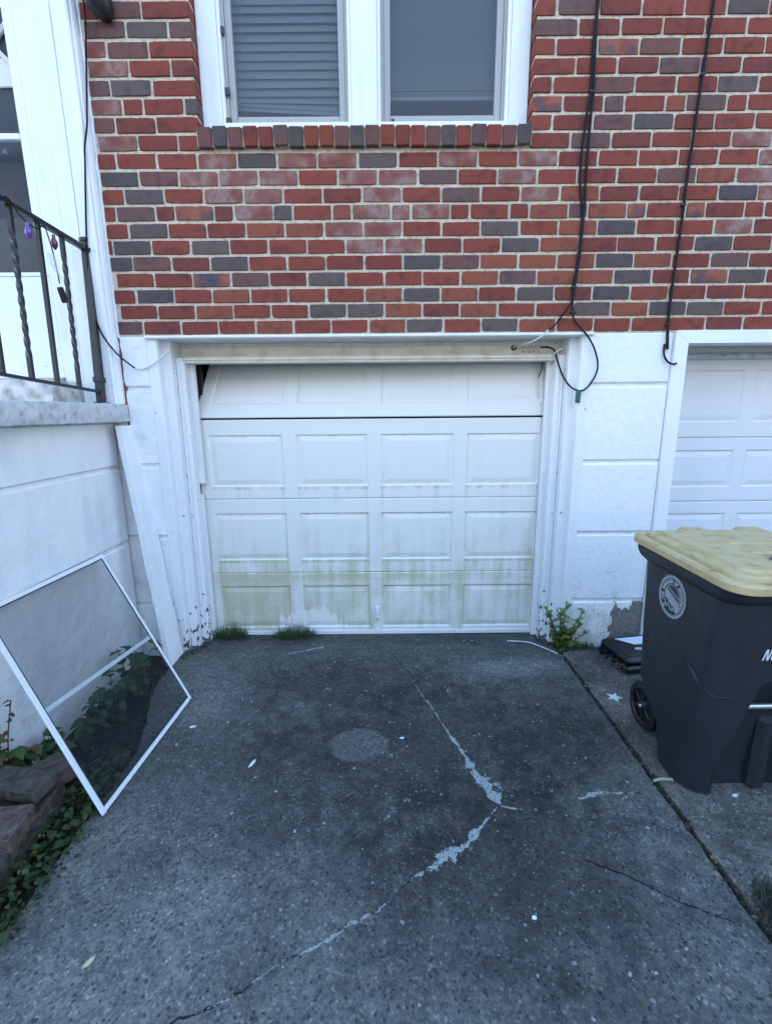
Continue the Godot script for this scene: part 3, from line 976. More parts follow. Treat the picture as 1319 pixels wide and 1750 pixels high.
func windows() -> void:
	var win := thing("window", "white twin sash window over the projecting row of sill bricks", "window", Vector3(0, 2.962, 0))
	var y0 := 0.0
	var y1 := 1.43
	var cs := MB.new()
	for s in [[-0.944, -0.842], [-0.158, -0.022], [0.67, 0.768]]:
		cs.box(Vector3(s[0], y0, -0.2), Vector3(s[1], y1, -0.075), 0.004)
	cs.box(Vector3(-0.842, 1.34, -0.2), Vector3(-0.158, y1, -0.076), 0.003)
	cs.box(Vector3(-0.022, 1.34, -0.2), Vector3(0.67, y1, -0.076), 0.003)
	put("casing", cs.mesh(20.0), M.wood, win)
	var bead := MB.new()
	for s in [[-0.8415, -0.826], [-0.176, -0.1585], [-0.0215, -0.004], [0.652, 0.6695]]:
		bead.box(Vector3(s[0], 0.024, -0.16), Vector3(s[1], 1.339, -0.088), 0.003)
	for s in [[-0.8415, -0.1585], [-0.0215, 0.6695]]:
		bead.box(Vector3(s[0], 0.0, -0.2), Vector3(s[1], 0.023, -0.07), 0.003)
		bead.box(Vector3(s[0] + 0.012, 0.0235, -0.2), Vector3(s[1] - 0.012, 0.034, -0.085), 0.002)
	put("bead", bead.mesh(20.0), M.vinyl, win)
	for s in [[-0.825, -0.177], [-0.003, 0.651]]:
		var f := MB.new()
		f.box(Vector3(s[0], 0.035, -0.16), Vector3(s[0] + 0.014, 1.339, -0.118), 0.002)
		f.box(Vector3(s[1] - 0.014, 0.035, -0.16), Vector3(s[1], 1.339, -0.118), 0.002)
		f.box(Vector3(s[0] + 0.0145, 0.035, -0.16), Vector3(s[1] - 0.0145, 0.048, -0.118), 0.002)
		put("track", f.mesh(20.0), M.aluminium, win)
		var sash := MB.new()
		var l: float = s[0] + 0.0146
		var r: float = s[1] - 0.0146
		sash.box(Vector3(l, 0.0485, -0.155), Vector3(l + 0.034, 1.33, -0.128), 0.003)
		sash.box(Vector3(r - 0.034, 0.0485, -0.155), Vector3(r, 1.33, -0.128), 0.003)
		sash.box(Vector3(l + 0.0345, 0.0485, -0.155), Vector3(r - 0.0345, 0.083, -0.127), 0.003)
		sash.box(Vector3(l + 0.0345, 1.29, -0.155), Vector3(r - 0.0345, 1.33, -0.127), 0.003)
		var sn := put("sash", sash.mesh(20.0), M.aluminium, win)
		var g := MB.new()
		g.face([Vector3(l + 0.03, 0.078, -0.142), Vector3(r - 0.03, 0.078, -0.142), Vector3(r - 0.03, 1.3, -0.142), Vector3(l + 0.03, 1.3, -0.142)], Vector3.BACK)
		put("pane", g.mesh(), M.glass, sn)
	var clip := MB.new()
	clip.box(Vector3(-0.824, 0.0345, -0.112), Vector3(-0.80, 0.06, -0.086), 0.002)
	clip.box(Vector3(-0.824, 0.17, -0.117), Vector3(-0.802, 0.205, -0.1), 0.002)
	clip.box(Vector3(-0.824, 0.44, -0.117), Vector3(-0.81, 0.475, -0.1), 0.002)
	clip.box(Vector3(0.05, 0.0345, -0.112), Vector3(0.068, 0.05, -0.09), 0.002)
	put("latch", clip.mesh(20.0), mat(lin(0.05, 0.045, 0.045), 0.6), win)
	# blind behind the left sash
	var bm := mat(lin(0.06, 0.076, 0.078), 0.6, 0.4)
	bm.backlight_enabled = true
	bm.backlight = Color(0.1, 0.1, 0.1)
	var blind := thing("window_blind", "blue grey slatted blind with sagging bottom slats in left sash", "blind", Vector3(-0.5, 2.962, -0.2))
	for k in 29:
		var b := MB.new()
		var prof := [Vector2(-0.0235, 0.006), Vector2(-0.009, 0.0028), Vector2(0.009, -0.001), Vector2(0.0245, -0.007), Vector2(0.0245, -0.0085), Vector2(0.009, -0.0025), Vector2(-0.009, 0.0013), Vector2(-0.0235, 0.0045)]
		b.prism(prof, -0.29, 0.29, 0)
		var o := put("slat", b.mesh(50.0), bm, blind)
		o.position = Vector3(0, 0.235 + (k - 3) * 0.042, 0)
		if k < 3:
			o.position.y = [0.155, 0.178, 0.202][k]
			o.rotation.z = [-0.05, -0.055, -0.02][k]
		o.rotation.x = rng.randf_range(-0.14, 0.14)
		o.rotation.z += rng.randf_range(-0.006, 0.006)
	var cord := MB.new()
	for x in [-0.24, 0.0, 0.24]:
		cord.tube([Vector3(x, 0.07, 0.013), Vector3(x, 1.4, 0.013)], 0.0012, 5)
	put("ladder_cord", cord.mesh(), mat(lin(0.1, 0.115, 0.125), 0.8), blind)
	var shade := thing("roller_blind", "plain blue grey shade pulled down behind the right sash", "shade", Vector3(0.325, 2.962, -0.2))
	var sm := relief(world(mat(lin(0.048, 0.06, 0.062), 0.85, 0.3), 4.0), M.fine, 0.025)
	var cl := MB.new()
	var pr := []
	for k in 24:
		pr.append(Vector2(0.19 + k * 0.055, 0.004 * sin(k * 1.3)))
	for k in range(23, -1, -1):
		pr.append(Vector2(0.19 + k * 0.055, 0.004 * sin(k * 1.3) - 0.003))
	cl.prism(pr, -0.305, 0.305, 0)
	put("cloth", cl.mesh(40.0), sm, shade)
	var rail := MB.new()
	rail.box(Vector3(-0.305, 0.185, -0.012), Vector3(0.305, 0.205, 0.012), 0.004)
	rail.box(Vector3(-0.305, 0.235, -0.002), Vector3(0.305, 0.24, 0.009), 0.002)
	put("bottom_rail", rail.mesh(20.0), mat(lin(0.065, 0.075, 0.08), 0.6), shade)

# ------------------------------------------------------------------ garage doors
func door_material() -> StandardMaterial3D:
	var w := 900
	var h := 800
	var st_im := noise(301, 0.03, 4).get_image(w, h / 10)
	st_im.resize(w, h, Image.INTERPOLATE_CUBIC)
	st_im.convert(Image.FORMAT_L8)
	var streak := st_im.get_data()
	var fine := gray(noise(302, 0.22, 3), w, h)
	var big := gray(noise(303, 0.011, 5), w, h)
	var d := PackedByteArray()
	d.resize(w * h * 3)
	var panels := [[-1.124, -0.652], [-0.567, -0.109], [-0.026, 0.443], [0.525, 0.993]]
	var sweep := [1.0, 0.72, 0.52, 0.42]
	var tone := [[0.8, 0.8, 0.8], [0.42, 0.45, 0.25]]
	for j in h:
		var y := 1.96 - (j + 0.5) / h * 2.02
		for i in w:
			var x := -1.22 + (i + 0.5) / w * 2.3
			var k := j * w + i
			var s := streak[k] / 255.0
			var f := fine[k] / 255.0
			var b := big[k] / 255.0
			var amt := 0.05 + 0.1 * b + 0.16 * sstep(1.5, 0.4, y)
			var inp := 9
			for q in 4:
				if x > panels[q][0] and x < panels[q][1]:
					inp = q
			if y < 0.4275 + (s - 0.5) * 0.03:
				amt = 0.36 + 0.42 * b
				if inp < 9:
					amt += (sweep[inp] - 0.5) * 0.55
					if y < 0.035:
						amt -= 0.2
				# the rinsed patch by the grass
				var dx := (x + 0.52) / 0.24
				var dy := (y - 0.03) / 0.13
				if dx * dx + dy * dy + (f - 0.5) * 0.5 + (s - 0.5) * 1.2 < 1.0:
					amt = 0.06
				if y > 0.37:
					amt += 0.16 * b + 0.1 * s
			elif y < 0.8:
				amt += (0.34 * b + 0.04 * s) * sstep(0.8, 0.43, y)
			# grime gathered in the moulded grooves, running down from the lower ledges
			if inp < 9:
				for e in [0.508, 1.008]:
					if absf(y - e) < 0.011:
						amt += 0.5 * s + 0.15
					elif y < e and y > e - 0.07:
						amt += 0.22 * s
					elif y > e + 0.03 and y < e + 0.24:
						amt += 0.12 * b
				for e in [0.324, 0.832, 1.342, 0.04]:
					if absf(y - e) < 0.007:
						amt += 0.3 * s + 0.1
				if x - panels[inp][0] < 0.016 or panels[inp][1] - x < 0.016:
					amt += 0.1
			var g := sstep(0.28, 0.98, amt + (s - 0.5) * 0.42 + (f - 0.5) * 0.8)
			var dirt := 0.98 + 0.05 * f
			var c := Color(lerpf(0.755 * dirt, 0.43, g * 0.78), lerpf(0.75 * dirt, 0.43, g * 0.78), lerpf(0.72 * dirt, 0.25, g * 0.78)).linear_to_srgb()
			d[k * 3] = int(c.r * 255)
			d[k * 3 + 1] = int(c.g * 255)
			d[k * 3 + 2] = int(c.b * 255)
	var m := mat(Color.WHITE, 0.55, 0.45)
	m.albedo_texture = tex_rgb(d, w, h)
	var e_im := noise(304, 0.05, 3).get_image(1024, 160)
	e_im.resize(1024, 1024, Image.INTERPOLATE_CUBIC)
	e_im.convert(Image.FORMAT_L8)
	return relief(m, ImageTexture.create_from_image(e_im), 0.06)

func section(door: Node3D, x0: float, x1: float, y0: float, y1: float, z: float, panels: Array, p0: float, p1: float, m: Material, warp: Callable) -> MeshInstance3D:
	var uvf := func(p: Vector3) -> Vector2: return Vector2((p.x + 1.22) / 2.3, (1.96 - p.y) / 2.02)
	var b := MB.new()
	b.uvf = uvf
	b.warp = warp
	var n := Vector3.BACK
	var q := func(a: float, c: float, e: float, f: float) -> void:
		var s := 4
		for k in s:
			var u := lerpf(a, c, float(k) / s)
			var v := lerpf(a, c, float(k + 1) / s)
			b.face([Vector3(u, e, z), Vector3(v, e, z), Vector3(v, f, z), Vector3(u, f, z)], n)
	var r := 0.006
	q.call(x0, x1, y0 + r, p0)
	q.call(x0, x1, p1, y1 - r)
	var x := x0
	for p in panels:
		q.call(x, p[0], p0, p1)
		x = p[1]
	q.call(x, x1, p0, p1)
	# rounded lips at the seams, back and ends
	var t := 0.042
	for k in 8:
		var u := lerpf(x0, x1, k / 8.0)
		var v := lerpf(x0, x1, (k + 1) / 8.0)
		b.face([Vector3(u, y0 + r, z), Vector3(v, y0 + r, z), Vector3(v, y0, z - r), Vector3(u, y0, z - r)], Vector3(0, -1, 1))
		b.face([Vector3(u, y1 - r, z), Vector3(v, y1 - r, z), Vector3(v, y1, z - r), Vector3(u, y1, z - r)], Vector3(0, 1, 1))
		b.face([Vector3(u, y0, z - r), Vector3(v, y0, z - r), Vector3(v, y0, z - t), Vector3(u, y0, z - t)], Vector3.DOWN)
		b.face([Vector3(u, y1, z - r), Vector3(v, y1, z - r), Vector3(v, y1, z - t), Vector3(u, y1, z - t)], Vector3.UP)
		b.face([Vector3(u, y0, z - t), Vector3(v, y0, z - t), Vector3(v, y1, z - t), Vector3(u, y1, z - t)], Vector3.FORWARD)
	for e in [x0, x1]:
		b.face([Vector3(e, y0, z - r), Vector3(e, y1, z - r), Vector3(e, y1, z - t), Vector3(e, y0, z - t)], Vector3(-1 if e == x0 else 1, 0, 0))
		b.face([Vector3(e, y0 + r, z), Vector3(e, y1 - r, z), Vector3(e, y1, z - r), Vector3(e, y0, z - r)], Vector3(-1 if e == x0 else 1, 0, 0))
	var sec := put("door_section", b.mesh(15.0), m, door)
	for p in panels:
		var g := MB.new()
		g.uvf = uvf
		g.warp = warp
		var steps := [[0.0, 0.0], [0.008, -0.008], [0.014, -0.0085], [0.042, -0.002], [0.046, -0.0015]]
		for k in steps.size() - 1:
			var a: float = steps[k][0]
			var c: float = steps[k + 1][0]
			var za: float = z + steps[k][1]
			var zc: float = z + steps[k + 1][1]
			var o := [Vector3(p[0] + a, p0 + a, za), Vector3(p[1] - a, p0 + a, za), Vector3(p[1] - a, p1 - a, za), Vector3(p[0] + a, p1 - a, za)]
			var i := [Vector3(p[0] + c, p0 + c, zc), Vector3(p[1] - c, p0 + c, zc), Vector3(p[1] - c, p1 - c, zc), Vector3(p[0] + c, p1 - c, zc)]
			for e in 4:
				g.face([o[e], o[(e + 1) % 4], i[(e + 1) % 4], i[e]], n)
		var l: float = steps[-1][0]
		var zz: float = z + steps[-1][1]
		g.face([Vector3(p[0] + l, p0 + l, zz), Vector3(p[1] - l, p0 + l, zz), Vector3(p[1] - l, p1 - l, zz), Vector3(p[0] + l, p1 - l, zz)], n)
		put("panel", g.mesh(10.0), m, sec)
	return sec

func garage_doors() -> void:
	var d := thing("garage_door", "algae stained white panelled garage door with its top section tilted in", "garage door")
	var m := door_material()
	var z := -0.23
	var px := [[-1.124, -0.652], [-0.567, -0.109], [-0.026, 0.443], [0.525, 0.993]]
	var none: Callable
	var bottom := section(d, -1.195, 1.03, -0.012, 0.4265, z, px, 0.028, 0.334, m, none)
	section(d, -1.195, 1.03, 0.428, 0.9355, z, px, 0.518, 0.842, m, none)
	section(d, -1.195, 1.03, 0.937, 1.447, z, px, 1.02, 1.352, m, none)
	var tilt := func(p: Vector3) -> Vector3:
		var t := (p.y - 1.458) / 0.45
		var u := (p.x + 1.195) / 2.225
		var k := lerpf(0.22, 0.07, u)
		return p + Vector3(0.075 * t * pow(1.0 - u, 2.5), -0.02 * t, -k * t + 0.004)
	section(d, -1.195, 1.03, 1.458, 1.95, z, px, 1.547, 1.87, m, tilt)
	var foot := MB.new()
	foot.box(Vector3(-1.195, -0.026, z - 0.035), Vector3(1.03, -0.0125, z + 0.004), 0.002)
	foot.box(Vector3(-1.19, -0.0115, z + 0.0005), Vector3(1.025, 0.004, z + 0.006), 0.001)
	put("bottom_rail", foot.mesh(20.0), M.vinyl, d)
	var hd := MB.new()
	hd.tube(curve([Vector3(-0.06, 0.09, z + 0.002), Vector3(-0.06, 0.098, z + 0.022), Vector3(-0.06, 0.13, z + 0.028), Vector3(-0.06, 0.162, z + 0.022), Vector3(-0.06, 0.172, z + 0.002)], 5), 0.0075, 10)
	hd.box(Vector3(-0.073, 0.158, z - 0.001), Vector3(-0.047, 0.184, z + 0.005), 0.002)
	hd.box(Vector3(-0.073, 0.076, z - 0.001), Vector3(-0.047, 0.102, z + 0.005), 0.002)
	hd.tube(curve([Vector3(-0.075, 0.04, z + 0.004), Vector3(-0.066, 0.02, z + 0.012), Vector3(-0.054, 0.02, z + 0.012), Vector3(-0.046, 0.04, z + 0.004)], 5), 0.0035, 8)
	put("handle", hd.mesh(40.0), M.vinyl, bottom)
	# rails inside, seen through the gap at the top left
	var track := MB.new()
	track.box(Vector3(-1.19, 0.0, -0.34), Vector3(-1.16, 2.1, -0.3), 0.002)
	put("track", track.mesh(), M.iron, d)
	var e := thing("garage_door", "clean white panelled garage door partly hidden behind the wheeled bin", "garage door")
	var em := relief(mat(lin(0.72, 0.73, 0.75), 0.5, 0.45), m.heightmap_texture, 0.06)
	var qx := [[1.72, 2.262], [2.335, 2.95], [3.023, 3.638]]
	var ys := [-0.02, 0.477, 0.893, 1.311, 1.86]
	for k in 4:
		section(e, 1.7, 4.09, ys[k], ys[k + 1] - 0.002, -0.25, qx, ys[k] + (0.095 if k > 0 else 0.1), ys[k + 1] - (0.08 if k < 3 else 0.133), em, none)

# ------------------------------------------------------------------ entrance
func entrance() -> void:
	var d := thing("storm_door", "white storm door with two glass panes behind the black railing", "door", Vector3(-2.26, 1.69, 0))
	var f := MB.new()
	var W := 0.46
	f.box(Vector3(-W, 0.0, 0.0), Vector3(W, 0.53, 0.03), 0.003)
	f.box(Vector3(-W, 0.5305, 0.0), Vector3(-W + 0.06, 2.3, 0.03), 0.003)
	f.box(Vector3(W - 0.05, 0.5305, 0.0), Vector3(W, 2.3, 0.03), 0.003)
	f.box(Vector3(-W + 0.0605, 2.2, 0.0), Vector3(W - 0.0505, 2.3, 0.03), 0.003)
	put("frame", f.mesh(20.0), M.vinyl, d)
	var bar := MB.new()
	bar.box(Vector3(-W + 0.0605, 1.176, 0.002), Vector3(W - 0.0505, 1.204, 0.034), 0.003)
	bar.box(Vector3(-W + 0.0605, 0.5305, 0.002), Vector3(W - 0.02, 0.55, 0.034), 0.002)
	put("crossbar", bar.mesh(20.0), M.vinyl, d)
	for s in [[0.5505, 1.1755], [1.2045, 2.1995]]:
		var g := MB.new()
		g.face([Vector3(-W + 0.06, s[0], 0.018), Vector3(W - 0.05, s[0], 0.018), Vector3(W - 0.05, s[1], 0.018), Vector3(-W + 0.06, s[1], 0.018)], Vector3.BACK)
		put("pane", g.mesh(), M.glass, d)
	var sc := MB.new()
	for p in [Vector3(0.0, 0.055, 0.03), Vector3(0.36, 0.065, 0.03), Vector3(-0.3, 0.05, 0.03)]:
		sc.lathe([Vector2(0.006, 0.0), Vector2(0.006, 0.002), Vector2(0.0, 0.003)], 10, Transform3D(Basis(Vector3.RIGHT, PI / 2), p))
	put("screw", sc.mesh(), M.steel, d)
	# inner door with its lattice light
	var i := thing("entry_door", "dark panelled entry door with white lattice window behind the storm glass", "door", Vector3(-2.26, 1.69, -0.09))
	var leaf := MB.new()
	leaf.box(Vector3(-0.47, 0.0, -0.045), Vector3(0.47, 2.3, 0.0), 0.003)
	put("leaf", leaf.mesh(), mat(lin(0.02, 0.027, 0.042), 0.5), i)
	var low := MB.new()
	for px in [[-0.38, -0.03], [0.03, 0.38]]:
		low.box(Vector3(px[0], 0.5, -0.002), Vector3(px[1], 0.86, 0.012), 0.01)
	put("panel", low.mesh(20.0), mat(lin(0.06, 0.063, 0.068), 0.5), i)
	var lat := MB.new()
	lat.box(Vector3(-0.4, 1.47, 0.0), Vector3(0.4, 1.6, 0.012), 0.004)
	for k in range(-2, 3):
		lat.tube([Vector3(k * 0.26 - 0.36, 1.56, 0.012), Vector3(k * 0.26 + 0.36, 2.25, 0.012)], 0.013, 6)
		lat.tube([Vector3(k * 0.26 + 0.36, 1.56, 0.016), Vector3(k * 0.26 - 0.36, 2.25, 0.016)], 0.013, 6)
	put("lattice", lat.mesh(20.0), M.vinyl, i)
	# moulded casing between door and brick
	var c := thing("door_casing", "wide white moulded door surround between storm door and brick", "door surround", Vector3(0, 1.545, 0))
	var pr := [Vector2(-1.7985, -0.2), Vector2(-1.7985, 0.03), Vector2(-1.79, 0.036), Vector2(-1.702, 0.036), Vector2(-1.698, 0.05), Vector2(-1.689, 0.058), Vector2(-1.678, 0.053), Vector2(-1.601, 0.054), Vector2(-1.599, 0.045), Vector2(-1.595, 0.045), Vector2(-1.593, 0.056), Vector2(-1.532, 0.057), Vector2(-1.52, 0.06), Vector2(-1.511, 0.054), Vector2(-1.508, 0.042), Vector2(-1.5, 0.036), Vector2(-1.4935, 0.022), Vector2(-1.4935, -0.2)]
	var cb := MB.new()
	cb.prism(pr, 0.0, 2.45, 1)
	put("moulding", cb.mesh(12.0), M.wood, c)
	var lf := MB.new()
	lf.box(Vector3(-2.86, 0.0, -0.2), Vector3(-2.7215, 2.45, 0.05), 0.004)
	lf.box(Vector3(-2.721, 2.45 - 0.005, -0.2), Vector3(-1.7995, 2.5, 0.05), 0.004)
	put("moulding", lf.mesh(20.0), M.wood, c)
	var caulk := MB.new()
	caulk.rough(Vector3(-1.494, 0.36, -0.03), Vector3(-1.482, 2.0, 0.006), 0.03, 0.003, noise(8, 0.3, 3))
	put("caulking", caulk.mesh(20.0), M.masonry, c)
	var lamp := thing("wall_lamp", "small black bell shaped lamp on the brick beside the door surround", "lamp", Vector3(-1.375, 3.46, 0.05))
	var lm := MB.new()
	var tilt := Transform3D(Basis(Vector3.BACK, 0.35) * Basis(Vector3.RIGHT, 0.35), Vector3(0.01, -0.005, 0.0))
	lm.lathe([Vector2(0.0, -0.092), Vector2(0.018, -0.09), Vector2(0.03, -0.08), Vector2(0.045, -0.06), Vector2(0.056, -0.03), Vector2(0.061, 0.0), Vector2(0.058, 0.03), Vector2(0.045, 0.06), Vector2(0.03, 0.09), Vector2(0.024, 0.13), Vector2(0.0, 0.132)], 24, tilt)
	put("shade", lm.mesh(50.0), M.black, lamp)
	var arm := MB.new()
	arm.tube(curve([Vector3(-0.02, 0.12, 0.03), Vector3(-0.04, 0.16, 0.02), Vector3(-0.05, 0.17, -0.05)], 5), 0.014, 10)
	arm.box(Vector3(-0.1, 0.12, -0.05), Vector3(0.0, 0.22, -0.03), 0.006)
	put("arm", arm.mesh(40.0), M.black, lamp)

func porch() -> void:
	var p := thing("porch", "white painted masonry porch with rough concrete cap beside driveway", "porch", Vector3(-1.56, 0, 0))
	var core := MB.new()
	core.box(Vector3(-1.7, -0.1, 0.012), Vector3(-0.016, 1.436, 2.3), 0.0)
	put("core", core.mesh(), M.streaked, p)
	var ys := [-0.1, 0.72, 1.172, 1.438]
	for k in 3:
		var b := MB.new()
		b.box(Vector3(-0.06, ys[k] + (0.02 if k > 0 else 0.0), 0.03), Vector3(0.0015 * (k % 2), ys[k + 1], 2.3), 0.007)
		put("block", b.mesh(20.0), M.streaked, p)
	var cap := MB.new()
	cap.rough(Vector3(-1.75, 1.441, 0.004), Vector3(0.088, 1.545, 2.36), 0.035, 0.007, noise(19, 0.35, 3))
	put("cap", cap.mesh(30.0), M.concrete, p)
	var step := MB.new()
	step.rough(Vector3(-1.3, 1.54, 0.062), Vector3(-0.14, 1.667, 0.3), 0.04, 0.005, noise(29, 0.2, 3))
	put("step", step.mesh(30.0), M.step, p)
	var sill := MB.new()
	sill.box(Vector3(-1.16, 1.66, -0.1), Vector3(-0.245, 1.6885, 0.061), 0.004)
	put("threshold", sill.mesh(20.0), M.aluminium, p)

func railing() -> void:
	var r := thing("railing", "black wrought iron railing with twisted balusters on the porch", "railing", Vector3(-1.58, 1.54, 0.0))
	var post := MB.new()
	var a := Vector3(0, 0.0, 0.09)
	var b := Vector3(0.005, 0.85, 0.04)
	var ax := (b - a).normalized()
	var pf := Transform3D(Basis(Vector3.RIGHT, ax, Vector3.RIGHT.cross(ax)).orthonormalized(), a)
	post.xf = pf
	post.box(Vector3(-0.019, 0.0, -0.019), Vector3(0.019, 0.84, 0.019), 0.004)
	post.box(Vector3(-0.026, 0.0, -0.032), Vector3(0.034, 0.014, 0.032), 0.003)
	post.box(Vector3(-0.024, 0.12, -0.024), Vector3(0.0245, 0.15, 0.024), 0.004)
	post.lathe([Vector2(0.026, 0.8), Vector2(0.026, 0.84), Vector2(0.03, 0.846), Vector2(0.031, 0.858), Vector2(0.022, 0.864), Vector2(0.0, 0.865)], 16, Transform3D())
	put("post", post.mesh(30.0), M.iron, r)
	var top := MB.new()
	top.xf = Transform3D(Basis(Vector3.RIGHT, -0.03), Vector3(0, 0.81, 0.05))
	top.box(Vector3(-0.017, -0.014, 0.0), Vector3(0.017, 0.008, 1.95), 0.004)
	put("top_rail", top.mesh(30.0), M.iron, r)
	var low := MB.new()
	low.xf = Transform3D(Basis(Vector3.RIGHT, -0.062), Vector3(0, 0.072, 0.1))
	low.box(Vector3(-0.011, -0.008, 0.0), Vector3(0.011, 0.006, 1.9), 0.002)
	put("bottom_rail", low.mesh(30.0), M.iron, r)
	var br := MB.new()
	br.tube([Vector3(0.0, 0.805, 0.05), Vector3(0.03, 0.798, 0.058)], 0.012, 8)
	br.box(Vector3(0.0, 0.785, 0.0), Vector3(0.055, 0.805, 0.03), 0.003)
	put("bracket", br.mesh(30.0), M.iron, r)
	for k in 11:
		var z := 0.262 + k * 0.163
		var m := MB.new()
		var y0 := 0.072 + 0.062 * (z - 0.1)
		var y1 := 0.80 + 0.03 * (z - 0.05)
		var n := 46
		var pts := []
		for i in n:
			var t := float(i) / (n - 1)
			var ang := PI / 4
			var tw := clampf((t - 0.14) / 0.72, 0.0, 1.0)
			if k % 2 == 0:
				ang += tw * PI * 4.5
			var ring := []
			for c in 4:
				ring.append(Vector3(cos(ang + c * PI / 2) * 0.0125, lerpf(y0, y1, t), z - 0.025 * t + sin(ang + c * PI / 2) * 0.0125))
			pts.append(ring)
		for i in n - 1:
			var ca := Vector3(0, lerpf(y0, y1, (i + 0.5) / (n - 1)), z - 0.025 * (i + 0.5) / (n - 1))
			for c in 4:
				var e := (c + 1) % 4
				var mid: Vector3 = (pts[i][c] + pts[i][e] + pts[i + 1][c] + pts[i + 1][e]) / 4.0
				m.face([pts[i][c], pts[i][e], pts[i + 1][e], pts[i + 1][c]], mid - ca)
		put("baluster", m.mesh(35.0), M.iron, r)
	# string lights on the top rail
	var s := thing("string_lights", "string of purple bulbs hanging from the porch railing", "string lights", Vector3(-1.555, 2.35, 0.4))
	var cord := MB.new()
	cord.tube(curve([Vector3(0.0, 0.04, 0.75), Vector3(0.0, -0.03, 0.55), Vector3(-0.01, 0.01, 0.42), Vector3(0.0, -0.02, 0.27), Vector3(0.0, 0.02, 0.2), Vector3(0.0, -0.03, 0.13), Vector3(0.0, -0.045, 0.05), Vector3(0.0, -0.015, -0.005), Vector3(0.005, -0.06, -0.02), Vector3(0.01, -0.13, -0.03), Vector3(0.01, -0.25, -0.045)], 6), 0.0028, 6)
	put("cord", cord.mesh(50.0), M.cable, s)
	var pm := mat(lin(0.09, 0.02, 0.3), 0.12, 0.6)
	pm.clearcoat_enabled = true
	var rm := mat(lin(0.12, 0.01, 0.045), 0.12, 0.6)
	for q in [[Vector3(0.0, -0.05, 0.275), pm], [Vector3(0.0, -0.075, 0.1), pm], [Vector3(0.006, -0.055, 0.42), pm], [Vector3(0.012, -0.075, -0.045), rm]]:
		var bb := MB.new()
		bb.lathe([Vector2(0.0, -0.03), Vector2(0.006, -0.025), Vector2(0.013, -0.012), Vector2(0.015, 0.002), Vector2(0.011, 0.014), Vector2(0.007, 0.02), Vector2(0.007, 0.036), Vector2(0.0, 0.037)], 14, Transform3D(Basis(), q[0]))
		put("bulb", bb.mesh(50.0), q[1], s)
	var plug := MB.new()
	plug.xf = Transform3D(Basis(Vector3.RIGHT, 0.35), Vector3(0.012, -0.3, -0.05))
	plug.box(Vector3(-0.012, -0.035, -0.012), Vector3(0.012, 0.035, 0.012), 0.005)
	put("plug", plug.mesh(30.0), M.black, s)
	var tagm := mat(Color(0.85, 0.88, 0.92, 0.45), 0.3, 0.5)
	tagm.transparency = BaseMaterial3D.TRANSPARENCY_ALPHA
	var tg := MB.new()
	tg.face([Vector3(0.014, -0.13, 0.02), Vector3(0.016, -0.13, -0.035), Vector3(0.02, -0.19, -0.04), Vector3(0.012, -0.18, 0.01)], Vector3.RIGHT)
	tg.face([Vector3(0.012, -0.18, 0.01), Vector3(0.02, -0.19, -0.04), Vector3(0.01, -0.235, -0.075), Vector3(0.02, -0.225, -0.03)], Vector3.RIGHT)
	put("plastic_tag", tg.mesh(), tagm, s)

# ------------------------------------------------------------------ cables
# the fittings on the cream board lie a little deeper than the casing
func deep(pts: Array) -> Array:
	var out := []
	for p in pts:
		if p.z < -0.108 and p.y > 1.82:
			out.append(Vector3(p.x * 1.0236, 1.483 + (p.y - 1.483) * 1.0236, p.z - 0.0675))
		else:
			out.append(p)
	return out

